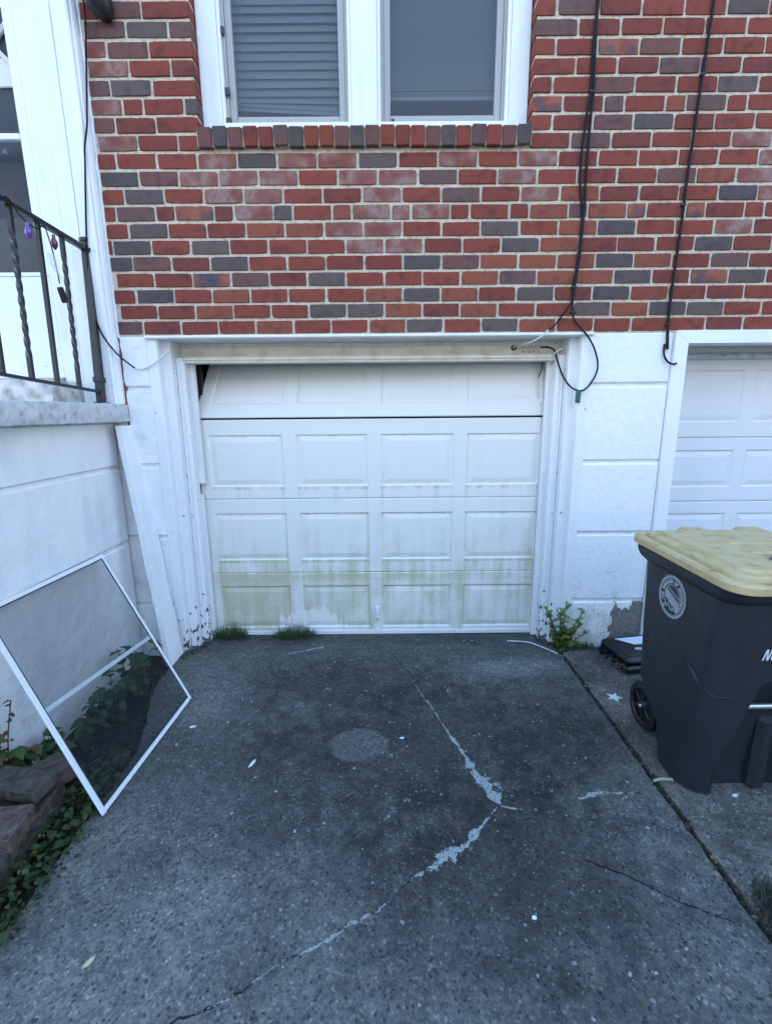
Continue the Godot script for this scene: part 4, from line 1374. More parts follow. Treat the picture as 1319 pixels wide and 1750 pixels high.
func cables() -> void:
	var c := thing("cable", "bundle of black cables down the brick looping over the garage corner", "cable")
	var a1 := flat([Vector2(1.07, 3.7), Vector2(1.068, 3.453), Vector2(1.060, 3.377), Vector2(1.056, 3.230), Vector2(1.060, 3.068), Vector2(1.050, 2.983), Vector2(1.044, 2.908), Vector2(1.037, 2.802), Vector2(1.038, 2.676), Vector2(1.051, 2.582), Vector2(1.063, 2.498), Vector2(1.060, 2.385), Vector2(1.057, 2.299), Vector2(1.043, 2.166), Vector2(1.041, 2.104)], 0.012)
	var a2 := flat([Vector2(1.062, 3.7), Vector2(1.062, 3.453), Vector2(1.064, 3.377), Vector2(1.067, 3.230), Vector2(1.074, 3.068), Vector2(1.070, 2.983), Vector2(1.068, 2.908), Vector2(1.068, 2.852), Vector2(1.068, 2.675), Vector2(1.070, 2.582), Vector2(1.070, 2.498), Vector2(1.067, 2.385), Vector2(1.064, 2.298), Vector2(1.049, 2.166), Vector2(1.046, 2.104)], 0.013)
	var b := MB.new()
	b.tube(curve(a1, 5), 0.0065, 8)
	put("strand", b.mesh(50.0), M.cable, c)
	b = MB.new()
	b.tube(curve(a2, 5), 0.0072, 8)
	put("strand", b.mesh(50.0), M.cable, c)
	b = MB.new()
	b.tube(curve([Vector3(1.044, 2.11, 0.013), Vector3(1.032, 2.061, 0.013), Vector3(0.99, 2.0, 0.015), Vector3(0.951, 1.952, 0.018), Vector3(0.915, 1.925, 0.028)], 6), 0.0045, 8)
	put("strand", b.mesh(50.0), M.cable, c)
	b = MB.new()
	b.tube(curve([Vector3(0.915, 1.925, 0.028), Vector3(0.872, 1.889, 0.03), Vector3(0.83, 1.868, -0.02), Vector3(0.778, 1.867, -0.18)], 6), 0.0042, 8)
	put("strand", b.mesh(50.0), M.white_cord, c)
	b = MB.new()
	b.tube(curve(deep([Vector3(1.044, 2.11, 0.013), Vector3(1.045, 2.06, 0.013), Vector3(1.049, 2.02, 0.013), Vector3(1.061, 1.98, 0.013), Vector3(1.098, 1.935, 0.02), Vector3(1.133, 1.897, 0.026), Vector3(1.175, 1.835, 0.026), Vector3(1.205, 1.760, 0.022), Vector3(1.208, 1.702, 0.018), Vector3(1.185, 1.644, 0.012), Vector3(1.151, 1.606, 0.012), Vector3(1.118, 1.598, 0.008), Vector3(1.087, 1.62, -0.03), Vector3(1.06, 1.672, -0.075), Vector3(1.036, 1.74, -0.1), Vector3(1.014, 1.805, -0.104), Vector3(1.0, 1.838, -0.107), Vector3(0.965, 1.852, -0.11), Vector3(0.92, 1.853, -0.113)]), 6), 0.005, 8)
	put("strand", b.mesh(50.0), M.cable, c)
	b = MB.new()
	b.box(Vector3(1.102, 1.53, 0.0), Vector3(1.128, 1.6, 0.02), 0.004)
	put("tag", b.mesh(30.0), mat(lin(0.012, 0.09, 0.07), 0.5), c)
	b = MB.new()
	b.tube(deep([Vector3(0.92, 1.853, -0.113), Vector3(0.885, 1.853, -0.113)]), [0.008, 0.008], 10)
	b.tube(deep([Vector3(0.885, 1.853, -0.113), Vector3(0.86, 1.853, -0.113)]), 0.0055, 8)
	b.tube(deep([Vector3(0.86, 1.853, -0.113), Vector3(0.78, 1.85, -0.115)]), 0.0035, 8)
	put("connector", b.mesh(40.0), M.steel, c)
	b = MB.new()
	for p in [Vector2(1.067, 3.068), Vector2(1.045, 2.15), Vector2(1.052, 2.02)]:
		b.box(Vector3(p.x - 0.014, p.y - 0.006, 0.0), Vector3(p.x + 0.014, p.y + 0.006, 0.021), 0.003)
	put("clip", b.mesh(30.0), M.black, c)
	var nl := MB.new()
	for p in [Vector2(0.84, 1.838), Vector2(0.88, 1.835), Vector2(0.935, 1.835), Vector2(0.985, 1.87), Vector2(1.035, 1.885), Vector2(0.905, 1.842), Vector2(-0.2, 1.88), Vector2(-0.9, 1.88)]:
		nl.box(Vector3(p.x - 0.004, p.y - 0.004, -0.187), Vector3(p.x + 0.004, p.y + 0.004, -0.181), 0.002)
	var no := put("nail", nl.mesh(20.0), M.rust, c)
	no.set_meta("kind", "stuff")
	# grommet on the cream fascia
	b = MB.new()
	var ring := []
	for k in 17:
		ring.append(Vector3(0.765 + cos(TAU * k / 16) * 0.012, 1.852 + sin(TAU * k / 16) * 0.012, -0.114))
	b.tube(deep(ring), 0.005, 6, false)
	var g := put("grommet", b.mesh(50.0), M.black)
	tag(g, "black rubber ring on the cream board above the garage door", "grommet")
	var r := thing("cable", "single black cable down the brick right of the bundle", "cable")
	b = MB.new()
	b.tube(curve(flat([Vector2(1.634, 3.7), Vector2(1.632, 3.450), Vector2(1.629, 3.373), Vector2(1.623, 3.220), Vector2(1.619, 3.140), Vector2(1.612, 2.987), Vector2(1.607, 2.849), Vector2(1.600, 2.670), Vector2(1.599, 2.551), Vector2(1.595, 2.393), Vector2(1.590, 2.248), Vector2(1.586, 2.149), Vector2(1.584, 2.029), Vector2(1.587, 1.937), Vector2(1.598, 1.820)], 0.012), 5), 0.0075, 8)
	put("strand", b.mesh(50.0), M.cable, r)
	b = MB.new()
	b.tube(curve([Vector3(1.583, 1.85, 0.006), Vector3(1.581, 1.794, 0.014), Vector3(1.603, 1.753, 0.02), Vector3(1.631, 1.738, 0.03), Vector3(1.65, 1.744, 0.027)], 6), 0.0055, 8)
	put("strand", b.mesh(50.0), M.cable, r)
	b = MB.new()
	for p in [Vector2(1.619, 3.14), Vector2(1.597, 2.55), Vector2(1.586, 1.95)]:
		b.box(Vector3(p.x - 0.012, p.y - 0.006, 0.0), Vector3(p.x + 0.012, p.y + 0.006, 0.021), 0.003)
	put("clip", b.mesh(30.0), M.black, r)
	var l := thing("cable", "thin cable down the door surround turning white along the garage head", "cable")
	b = MB.new()
	b.tube(curve([Vector3(-1.440, 3.7, 0.03), Vector3(-1.442, 3.45, 0.03), Vector3(-1.446, 3.359, 0.03), Vector3(-1.46, 3.24, 0.03), Vector3(-1.475, 3.094, 0.035), Vector3(-1.482, 2.995, 0.045), Vector3(-1.489, 2.919, 0.05), Vector3(-1.505, 2.816, 0.066), Vector3(-1.515, 2.738, 0.066), Vector3(-1.537, 2.578, 0.064), Vector3(-1.559, 2.391, 0.064), Vector3(-1.571, 2.244, 0.064), Vector3(-1.573, 2.099, 0.064), Vector3(-1.570, 2.046, 0.064), Vector3(-1.562, 1.981, 0.065), Vector3(-1.534, 1.902, 0.065), Vector3(-1.48, 1.815, 0.05), Vector3(-1.435, 1.765, 0.025), Vector3(-1.41, 1.742, 0.012)], 5), 0.0045, 8)
	put("strand", b.mesh(50.0), M.cable, l)
	b = MB.new()
	b.tube(curve(deep([Vector3(-1.41, 1.742, 0.012), Vector3(-1.36, 1.738, 0.012), Vector3(-1.292, 1.772, 0.012), Vector3(-1.24, 1.82, -0.01), Vector3(-1.215, 1.855, -0.11), Vector3(-1.12, 1.868, -0.116), Vector3(-0.89, 1.868, -0.117), Vector3(-0.543, 1.87, -0.117), Vector3(-0.055, 1.862, -0.117), Vector3(0.363, 1.87, -0.117), Vector3(0.68, 1.868, -0.116), Vector3(0.74, 1.852, -0.113)]), 6), 0.004, 8)
	put("strand", b.mesh(50.0), M.white_cord, l)
	var e := MB.new()
	e.tube(curve([Vector3(1.05, 1.845, -0.1), Vector3(1.02, 1.832, -0.095), Vector3(0.995, 1.806, -0.1), Vector3(0.985, 1.765, -0.17)], 6), 0.004, 8)
	tag(put("cable", e.mesh(50.0), M.white_cord), "short white cord end poking past the garage door head at right", "cable")
	e = MB.new()
	e.tube(curve([Vector3(0.965, 1.8, -0.19), Vector3(0.966, 1.76, -0.2), Vector3(0.963, 1.72, -0.205), Vector3(0.95, 1.69, -0.207)], 6), 0.0035, 8)
	tag(put("cable", e.mesh(50.0), M.cable), "short dark cord hanging over the top door section at right", "cable")

# ------------------------------------------------------------------ things on the ground
func corner_board() -> void:
	var b := MB.new()
	var n := noise(33, 4.0, 3)
	b.warp = func(p: Vector3) -> Vector3:
		var t := clampf(p.y / 1.43, 0.0, 1.0)
		var s := lerpf(-1.292, -1.478, t) + n.get_noise_2d(p.y * 3.0, p.z * 2.0) * 0.004
		return Vector3(s + p.x, p.y + n.get_noise_2d(p.z * 9.0, 4.0) * 0.004, p.z - 0.10 * t + 0.003 * n.get_noise_2d(p.y * 8.0, p.z))
	for k in 12:
		b.box(Vector3(-0.03, 1.425 * k / 12.0, 0.058), Vector3(0.0, 1.425 * (k + 1) / 12.0, 0.218), 0.0)
	tag(put("corner_board", b.mesh(30.0), M.streaked), "weathered white board leaning over the gap between porch and garage", "board")

func screen() -> void:
	var A := Vector3(-1.522, 0.752, 0.368)
	var B := Vector3(-1.04, 0.006, 0.55)
	var C := Vector3(-1.074, 0.006, 1.285)
	var D := A + C - B
	var s := thing("window_screen", "white framed window screen leaning against the porch wall", "window screen", Vector3(-1.06, 0, 0.9))
	var n := (A - B).cross(C - B).normalized()
	if n.x < 0:
		n = -n
	var bar := func(p: Vector3, q: Vector3, w: float, inward: Vector3, called: String, m: Material, th := 0.009) -> void:
		var b := MB.new()
		var d := (q - p).normalized()
		var ii := (inward - d * inward.dot(d)).normalized()
		b.xf = Transform3D(Basis(d, ii, d.cross(ii)), p - s.position)
		b.box(Vector3(0, 0, -th / 2), Vector3(p.distance_to(q), w, th / 2), 0.002)
		put(called, b.mesh(30.0), m, s)
	var fm := mat(lin(0.72, 0.74, 0.76), 0.35, 0.5)
	bar.call(A, B, 0.02, C - B, "frame_bar", fm)
	bar.call(B + (C - B) * 0.028, C - (C - B) * 0.028, 0.02, A - B, "frame_bar", fm)
	bar.call(D, C, 0.021, B - C, "frame_bar", fm)
	bar.call(A + (D - A) * 0.028, D - (D - A) * 0.028, 0.02, B - A, "frame_bar", fm)
	var t := 0.46
	bar.call(A.lerp(B, t + 0.115) + (D - A) * 0.027, D.lerp(C, t + 0.06) + (B - C) * 0.028, 0.02, A - B, "crossbar", mat(lin(0.42, 0.44, 0.47), 0.4), 0.006)
	var bead := mat(lin(0.03, 0.03, 0.035), 0.6)
	var in1 := (C - B).normalized() * 0.022
	var in2 := (A - B).normalized() * 0.022
	var cr := [A + in1 - in2, B + in1 + in2, C - in1 + in2, D - in1 - in2]
	var sp := MB.new()
	for k in 4:
		sp.tube([cr[k] + n * 0.003 - s.position, cr[(k + 1) % 4] + n * 0.003 - s.position], 0.003, 6)
	put("spline", sp.mesh(40.0), bead, s)
	var mm := mat(Color(0.18, 0.2, 0.22, 0.3), 0.75, 0.3)
	mm.transparency = BaseMaterial3D.TRANSPARENCY_ALPHA
	var sh := MB.new()
	var k := 10
	for i in k:
		for j in k:
			var f := func(u: float, v: float) -> Vector3:
				return cr[1].lerp(cr[2], u).lerp(cr[0].lerp(cr[3], u), v) - n * 0.012 * sin(u * PI) * sin(v * PI) - s.position
			sh.face([f.call(i / 10.0, j / 10.0), f.call((i + 1) / 10.0, j / 10.0), f.call((i + 1) / 10.0, (j + 1) / 10.0), f.call(i / 10.0, (j + 1) / 10.0)], n)
	put("mesh_cloth", sh.mesh(60.0), mm, s)

func ring_at(y: float, t: Array) -> Array:
	# rounded rectangle with points on the front side for the lifting recess: [xl, xr, zb, zf, r, xa, depth]
	var out := []
	var xl: float = t[0]
	var xr: float = t[1]
	var zb: float = t[2]
	var zf: float = t[3]
	var r: float = t[4]
	var xa: float = t[5]
	var dep: float = t[6]
	var xb := xl + xr - xa
	var n := 8
	for k in n + 1:
		var a := PI / 2 * k / n
		out.append(Vector3(xl + r - sin(a) * r, y, zb + r - cos(a) * r))
	for k in n + 1:
		var a := PI / 2 * k / n
		out.append(Vector3(xl + r - cos(a) * r, y, zf - r + sin(a) * r))
	out.append(Vector3(xa, y, zf))
	out.append(Vector3(xa + 0.016, y, zf - dep))
	out.append(Vector3(xb - 0.016, y, zf - dep))
	out.append(Vector3(xb, y, zf))
	for k in n + 1:
		var a := PI / 2 * k / n
		out.append(Vector3(xr - r + sin(a) * r, y, zf - r + cos(a) * r))
	for k in n + 1:
		var a := PI / 2 * k / n
		out.append(Vector3(xr - r + cos(a) * r, y, zb + r - sin(a) * r))
	return out

func bin() -> void:
	var o := Vector3(1.44, 0, 1.05)
	var b := thing("wheeled_bin", "dark grey wheeled bin with faded yellow lid and round town seal", "wheeled bin", o)
	b.rotation.y = 0.0
	var pm := relief(world(mat(Color.WHITE, 0.5, 0.45), 2.5), M.fine, 0.06)
	pm.albedo_texture = grain(401, 512, 0.01, [lin(0.017, 0.019, 0.025), lin(0.021, 0.024, 0.031), lin(0.024, 0.027, 0.034)], 0.1)
	var rows := [
		[0.0, 1.175, 1.67, 0.97, 1.2, 0.09, 1.247, 0.05], [0.012, 1.163, 1.682, 0.955, 1.214, 0.1, 1.246, 0.06], [0.06, 1.159, 1.686, 0.95, 1.22, 0.1, 1.25, 0.07], [0.17, 1.155, 1.69, 0.935, 1.232, 0.09, 1.262, 0.075], [0.24, 1.153, 1.692, 0.885, 1.24, 0.075, 1.268, 0.075],
		[0.262, 1.152, 1.693, 0.86, 1.242, 0.068, 1.272, 0.075], [0.29, 1.151, 1.694, 0.83, 1.245, 0.062, 1.29, 0.075], [0.31, 1.151, 1.694, 0.815, 1.247, 0.058, 1.296, 0.075], [0.41, 1.15, 1.695, 0.808, 1.258, 0.055, 1.312, 0.075], [0.5, 1.148, 1.697, 0.802, 1.268, 0.055, 1.335, 0.075],
		[0.522, 1.148, 1.697, 0.801, 1.27, 0.055, 1.345, 0.05], [0.533, 1.147, 1.698, 0.8, 1.271, 0.055, 1.35, 0.0], [0.66, 1.145, 1.7, 0.795, 1.288, 0.055, 1.36, 0.0], [0.843, 1.142, 1.703, 0.782, 1.312, 0.06, 1.36, 0.0], [0.85, 1.135, 1.71, 0.765, 1.322, 0.065, 1.36, 0.0],
		[0.86, 1.128, 1.717, 0.735, 1.338, 0.075, 1.36, 0.0], [0.872, 1.124, 1.721, 0.722, 1.346, 0.08, 1.36, 0.0], [0.893, 1.12, 1.725, 0.712, 1.357, 0.085, 1.36, 0.0], [0.899, 1.124, 1.721, 0.716, 1.353, 0.085, 1.36, 0.0], [0.899, 1.15, 1.695, 0.74, 1.32, 0.07, 1.36, 0.0], [0.72, 1.165, 1.68, 0.82, 1.26, 0.05, 1.36, 0.0],
	]
	var rings := []
	var cen := []
	for r in rows:
		var ring := ring_at(r[0], r.slice(1))
		for k in ring.size():
			ring[k] -= o
		rings.append(ring)
		cen.append(Vector3(1.423, r[0], (r[3] + r[4]) / 2) - o)
	var body := MB.new()
	body.loft(rings.slice(0, 19), cen.slice(0, 19))
	var inner := MB.new()
	inner.loft(rings.slice(18), cen.slice(18))
	for k in inner.v.size():
		body.v.append(inner.v[inner.v.size() - 1 - k])
	var base: Array = rings[0].duplicate()
	for k in base.size():
		body.face([base[k], base[(k + 1) % base.size()], Vector3(0, 0.0, 0.03)], Vector3.DOWN)
	put("body", body.mesh(32.0), pm, b)
	# moulded swell on the side and front below the seal
	var sw := MB.new()
	var pts := curve([Vector3(1.148, 0.545, 1.12), Vector3(1.147, 0.53, 1.17), Vector3(1.15, 0.5, 1.215), Vector3(1.168, 0.475, 1.25), Vector3(1.205, 0.465, 1.264), Vector3(1.26, 0.475, 1.265)], 6)
	for k in pts.size():
		pts[k] = pts[k] - o + Vector3(0.009, 0.0, -0.009)
	var rad := []
	for k in pts.size():
		rad.append(0.004 + 0.0125 * sin(PI * (k + 0.3) / pts.size()))
	sw.tube(pts, rad, 8)
	put("moulded_ridge", sw.mesh(60.0), pm, b)
	# lid
	var ym := mat(Color.WHITE, 0.62, 0.4)
	world(ym, 1.6)
	ym.albedo_texture = grain(411, 512, 0.012, [lin(0.26, 0.19, 0.1), lin(0.42, 0.32, 0.16), lin(0.5, 0.39, 0.2), lin(0.5, 0.4, 0.23), lin(0.45, 0.38, 0.25)], 0.14)
	relief(ym, M.fine, 0.1)
	var lid := MB.new()
	var lrows := [[0.876, 0.006, 0.06], [0.878, -0.006, 0.075], [0.902, -0.008, 0.08], [0.911, -0.002, 0.08], [0.913, 0.008, 0.075], [0.911, 0.024, 0.07], [0.904, 0.027, 0.07], [0.904, 0.033, 0.07], [0.92, 0.037, 0.065], [0.925, 0.044, 0.06], [0.925, 0.075, 0.055], [0.935, 0.08, 0.05], [0.937, 0.09, 0.05]]
	var lr := []
	var lc := []
	for r in lrows:
		var q: Array = ring_at(r[0] + 0.025, [1.121 + r[1], 1.724 - r[1], 0.7 + r[1], 1.37 - r[1], r[2], 1.4, 0.0])
		for k in q.size():
			# the lid rises a little toward the hinge
			q[k] = q[k] - o + Vector3(0, (1.34 - q[k].z) * 0.012, 0)
		lr.append(q)
		lc.append(Vector3(1.423, r[0] - 0.12, 1.0) - o)
	lid.loft(lr, lc)
	for k in lr[-1].size():
		lid.face([lr[-1][k], lr[-1][(k + 1) % lr[-1].size()], Vector3(-0.017, 0.971, -0.02)], Vector3.UP)
		lid.face([lr[0][k], lr[0][(k + 1) % lr[0].size()], Vector3(-0.017, 0.903, -0.02)], Vector3.DOWN)
	var ln := put("lid", lid.mesh(28.0), ym, b)
	for z in [0.98, 1.1]:
		var ribs := MB.new()
		ribs.box(Vector3(-0.1, 0.955, z - o.z), Vector3(0.22, 0.974, z - o.z + 0.035), 0.01)
		put("rib", ribs.mesh(30.0), ym, ln)
	for x in [-0.12, 0.13]:
		var ribs := MB.new()
		ribs.box(Vector3(x, 0.945, -0.33), Vector3(x + 0.1, 0.9685, -0.2), 0.009)
		put("rib", ribs.mesh(30.0), ym, ln)
	# printed ring on the lid top
	var pr := MB.new()
	pr.xf = Transform3D(Basis(), Vector3(-0.045, 0.972, 0.16))
	var el := []
	for k in 33:
		el.append(Vector3(cos(TAU * k / 32) * 0.05, 0.0, sin(TAU * k / 32) * 0.026))
	pr.tube(el, 0.0025, 5, false)
	put("print", pr.mesh(), mat(lin(0.1, 0.1, 0.1), 0.7), ln)
	# wheels on their axle
	var ax := MB.new()
	ax.tube([Vector3(1.22, 0.106, 0.79) - o, Vector3(1.62, 0.106, 0.79) - o], 0.011, 10)
	put("axle", ax.mesh(40.0), M.steel, b)
	var wb := mat(lin(0.01, 0.01, 0.013), 0.55, 0.5)
	for sx in [0, 1]:
		var x: float = 1.213 if sx == 0 else 1.635
		var fr := Transform3D(Basis(Vector3.BACK, PI / 2 if sx == 0 else -PI / 2), Vector3(x, 0.106, 0.79) - o)
		var w := MB.new()
		w.lathe([Vector2(0.075, -0.004), Vector2(0.08, 0.004), Vector2(0.096, 0.004), Vector2(0.104, -0.002), Vector2(0.106, -0.012), Vector2(0.106, -0.036), Vector2(0.1, -0.044), Vector2(0.075, -0.044)], 40, fr)
		for k in 40:
			var a := TAU * k / 40
			w.xf = fr * Transform3D(Basis(Vector3.UP, -a), Vector3())
			w.box(Vector3(0.1, -0.042, -0.0042), Vector3(0.1095, 0.0, 0.0042), 0.001)
		w.xf = Transform3D()
		var wn := put("wheel", w.mesh(40.0), wb, b)
		var hb := MB.new()
		hb.lathe([Vector2(0.0, 0.006), Vector2(0.018, 0.006), Vector2(0.022, 0.0), Vector2(0.03, -0.012), Vector2(0.078, -0.014), Vector2(0.078, -0.03), Vector2(0.0, -0.03)], 24, fr)
		for k in 6:
			hb.xf = fr * Transform3D(Basis(Vector3.UP, TAU * k / 6), Vector3())
			hb.box(Vector3(0.018, -0.016, -0.007), Vector3(0.077, -0.002, 0.007), 0.003)
		hb.xf = Transform3D()
		put("hub", hb.mesh(35.0), wb, wn)
		var cp := MB.new()
		cp.lathe([Vector2(0.0, 0.012), Vector2(0.007, 0.0105), Vector2(0.0095, 0.006), Vector2(0.0095, 0.004)], 14, fr)
		put("hub_cap", cp.mesh(50.0), M.steel, wn)
	var bar := MB.new()
	bar.tube([Vector3(1.3, 0.41, 1.232) - o, Vector3(1.545, 0.41, 1.232) - o], 0.0105, 16)
	put("catch_bar", bar.mesh(40.0), M.steel, b)
	var rb := MB.new()
	rb.box(Vector3(1.43, 0.0, 1.12) - o, Vector3(1.5, 0.33, 1.195) - o, 0.02)
	put("moulded_rib", rb.mesh(30.0), pm, b)
	var hdl := MB.new()
	hdl.tube(curve([Vector3(1.24, 0.87, 0.72) - o, Vector3(1.24, 0.885, 0.68) - o, Vector3(1.3, 0.885, 0.665) - o, Vector3(1.58, 0.885, 0.665) - o, Vector3(1.64, 0.885, 0.68) - o, Vector3(1.64, 0.87, 0.72) - o], 4), 0.014, 10)
	put("handle", hdl.mesh(40.0), pm, b)
	# scuffs on the side, fine enough to be one piece
	var sf := MB.new()
	rng.seed = 37
	for k in 16:
		var p := Vector3(1.1455, rng.randf_range(0.2, 0.6), rng.randf_range(0.95, 1.2)) - o
		p.x += (0.4 - p.y) * 0.006
		var dv := Vector3(0.0, rng.randf_range(-0.05, 0.05), rng.randf_range(-0.03, 0.03))
		sf.tube([p, p + dv * 0.5 + Vector3(0, 0.003, 0.002), p + dv], 0.0007, 4)
	var sfo := put("scratch", sf.mesh(), mat(lin(0.07, 0.08, 0.1), 0.7), b)
	sfo.set_meta("kind", "stuff")
	# printing
	var ink := mat(lin(0.42, 0.46, 0.5), 0.6, 0.4)
	var fb := Basis(Vector3(0, 0, 1), Vector3(0, 1, 0), Vector3(-1, 0, 0))
	var lean := Basis(Vector3.BACK, -0.016)
	var at := Transform3D(lean * fb, Vector3(1.1415, 0.755, 1.02) - o)
	var seal := MB.new()
	var annulus := func(r0: float, r1: float, n: int, dash: bool) -> void:
		for k in n:
			if dash and k % 2 == 1:
				continue
			var a := TAU * k / n
			var c := TAU * (k + 1) / n
			seal.face([at * Vector3(cos(a) * r0, sin(a) * r0, 0.001), at * Vector3(cos(a) * r1, sin(a) * r1, 0.001), at * Vector3(cos(c) * r1, sin(c) * r1, 0.001), at * Vector3(cos(c) * r0, sin(c) * r0, 0.001)], at.basis.z)
	annulus.call(0.0795, 0.087, 120, true)
	annulus.call(0.0775, 0.0815, 72, false)
	annulus.call(0.072, 0.0742, 72, false)
	annulus.call(0.046, 0.0485, 60, false)
	# the picture in the middle: a slanted bar over a small oval, a row of roofs, an arch
	var pic := func(ps: Array) -> void:
		var q := []
		for p in ps:
			q.append(at * Vector3(p.x, p.y, 0.001))
		seal.face(q, at.basis.z)
	for k in 5:
		var d := k * 0.0075
		pic.call([Vector2(-0.044, 0.02 - d), Vector2(-0.042, 0.0245 - d), Vector2(0.046, -0.012 - d), Vector2(0.045, -0.0165 - d)])
	for k in 7:
		var x := -0.03 + k * 0.011
		pic.call([Vector2(x, 0.026 - k * 0.004), Vector2(x + 0.004, 0.036 - k * 0.004), Vector2(x + 0.009, 0.026 - k * 0.004)])
	for k in 4:
		var x := -0.02 + k * 0.011
		pic.call([Vector2(x, -0.042), Vector2(x + 0.003, -0.042), Vector2(x + 0.006, -0.018), Vector2(x + 0.003, -0.018)])
	put("seal", seal.mesh(), ink, b)
	var font := SystemFont.new()
	font.font_names = PackedStringArray(["Droid Sans"])
	font.font_weight = 700
	var st := SurfaceTool.new()
	st.begin(Mesh.PRIMITIVE_TRIANGLES)
	var place := func(a0: float, a1: float, text: String, r: float, size: float, inward: bool) -> void:
		for k in text.length():
			if text[k] == " ":
				continue
			var tm := TextMesh.new()
			tm.font = font
			tm.font_size = 32
			tm.pixel_size = size / 24.0
			tm.depth = 0.0008
			tm.text = text[k]
			var a := lerpf(a0, a1, float(k) / (text.length() - 1))
			var rot := a - PI / 2 if not inward else a + PI / 2
			st.append_from(tm, 0, at * Transform3D(Basis(Vector3.BACK, rot), Vector3(cos(a) * r, sin(a) * r, 0.001)))
	place.call(deg_to_rad(205), deg_to_rad(-55), "THE BOROUGH OF DOWNINGTOWN", 0.0605, 0.0145, false)
	place.call(deg_to_rad(215), deg_to_rad(300), "INC 1859", 0.0545, 0.0085, true)
	place.call(deg_to_rad(228), deg_to_rad(229), "OO", 0.066, 0.012, true)
	put("lettering", st.commit(), ink, b)
	var tm := TextMesh.new()
	tm.font = font
	tm.font_size = 32
	tm.pixel_size = 0.043 / 24.0
	tm.depth = 0.001
	tm.text = "NO"
	var no := put("lettering", tm, mat(lin(0.62, 0.65, 0.7), 0.6), b)
	no.transform = Transform3D(Basis(Vector3(0.62, 0, 0), Vector3(0.22, 1.05, 0.1), Vector3(0, -0.1, 1)), Vector3(1.335, 0.648, 1.289) - o)

func tool_case() -> void:
	var c := thing("tool_case", "black hard plastic case with white label lying behind the bin", "case", Vector3(1.37, 0, 0.37))
	c.rotation.y = 0.16
	var m := mat(lin(0.008, 0.008, 0.01), 0.4, 0.5)
	var low := MB.new()
	low.box(Vector3(0.0, 0.004, -0.28), Vector3(0.36, 0.05, 0.0), 0.012)
	put("tray", low.mesh(20.0), m, c)
	var lid := MB.new()
	lid.box(Vector3(0.004, 0.052, -0.276), Vector3(0.356, 0.1, -0.004), 0.018)
	lid.box(Vector3(0.03, 0.098, -0.25), Vector3(0.33, 0.105, -0.04), 0.004)
	put("lid", lid.mesh(20.0), m, c)
	var rib := MB.new()
	for k in 5:
		rib.box(Vector3(-0.0025, 0.01, -0.25 + k * 0.055), Vector3(0.004, 0.085, -0.235 + k * 0.055), 0.002)
	put("rib", rib.mesh(20.0), m, c)
	var la := MB.new()
	la.prism([Vector2(0.075, -0.235), Vector2(0.32, -0.235), Vector2(0.32, -0.14), Vector2(0.15, -0.15)], 0.105, 0.1062, 1)
	put("label", la.mesh(), mat(lin(0.6, 0.64, 0.7), 0.5), c)
	var ov := MB.new()
	ov.lathe([Vector2(0.0, 0.1063), Vector2(0.022, 0.1063), Vector2(0.022, 0.105)], 20, Transform3D(Basis.from_scale(Vector3(1.2, 1, 0.7)), Vector3(0.14, 0, -0.1)))
	put("badge", ov.mesh(), mat(lin(0.35, 0.38, 0.42), 0.5), c)
	# bits of leaf litter stuck along its side
	var bits := MB.new()
	rng.seed = 61
	for k in 22:
		var p := Vector3(-0.001, rng.randf_range(0.005, 0.05), rng.randf_range(-0.2, -0.01))
		var r := rng.randf_range(0.003, 0.007)
		bits.box(p - Vector3(0.002, r * 0.6, r), p + Vector3(0.001, r * 0.6, r), 0.001)
	var bn := put("debris", bits.mesh(), mat(lin(0.25, 0.2, 0.16), 0.9), c)
	bn.set_meta("kind", "stuff")

func edging_blocks() -> void:
	var m := world(mat(Color.WHITE, 0.93, 0.3), 2.2)
	m.albedo_texture = grain(501, 512, 0.02, [lin(0.05, 0.036, 0.032), lin(0.1, 0.073, 0.062), lin(0.13, 0.096, 0.084), lin(0.2, 0.17, 0.155)], 0.28)
	relief(m, M.pits, 1.0)
	var m2 := world(mat(Color.WHITE, 0.93, 0.3), 2.2)
	m2.albedo_texture = grain(511, 512, 0.02, [lin(0.035, 0.032, 0.027), lin(0.075, 0.066, 0.054), lin(0.11, 0.098, 0.083)], 0.28)
	relief(m2, M.pits, 1.0)
	var list := [
		[Vector3(-1.41, 0.02, 1.43), Vector3(0.3, 0.09, 0.5), 0.1, 0.0, m2, "dark grey edging block at the bottom of the small stack"],
		[Vector3(-1.40, 0.095, 1.435), Vector3(0.3, 0.06, 0.15), 0.12, 0.03, m, "reddish edging block in front, nearest the camera"],
		[Vector3(-1.415, 0.13, 1.255), Vector3(0.3, 0.05, 0.105), -0.16, 0.05, m2, "brownish edging block tilted on top, beside the red weed"],
		[Vector3(-1.365, 0.07, 1.15), Vector3(0.13, 0.075, 0.15), -0.5, -0.05, m, "half hidden edging block behind the screen frame"],
	]
	var s := 0
	for l in list:
		s += 1
		var b := MB.new()
		var nz := noise(40 + s, 6.0, 3)
		b.warp = func(p: Vector3) -> Vector3: return p + Vector3(nz.get_noise_2d(p.y * 3.0, p.z), nz.get_noise_2d(p.x, p.z), nz.get_noise_2d(p.x, p.y * 3.0)) * 0.008
		b.box(-l[1] / 2, l[1] / 2, 0.005)
		var o := put("edging_block", b.mesh(20.0), l[4])
		o.position = l[0]
		o.rotation = Vector3(l[3], l[2], 0.0)
		tag(o, l[5], "block", "garden edging blocks by the porch")

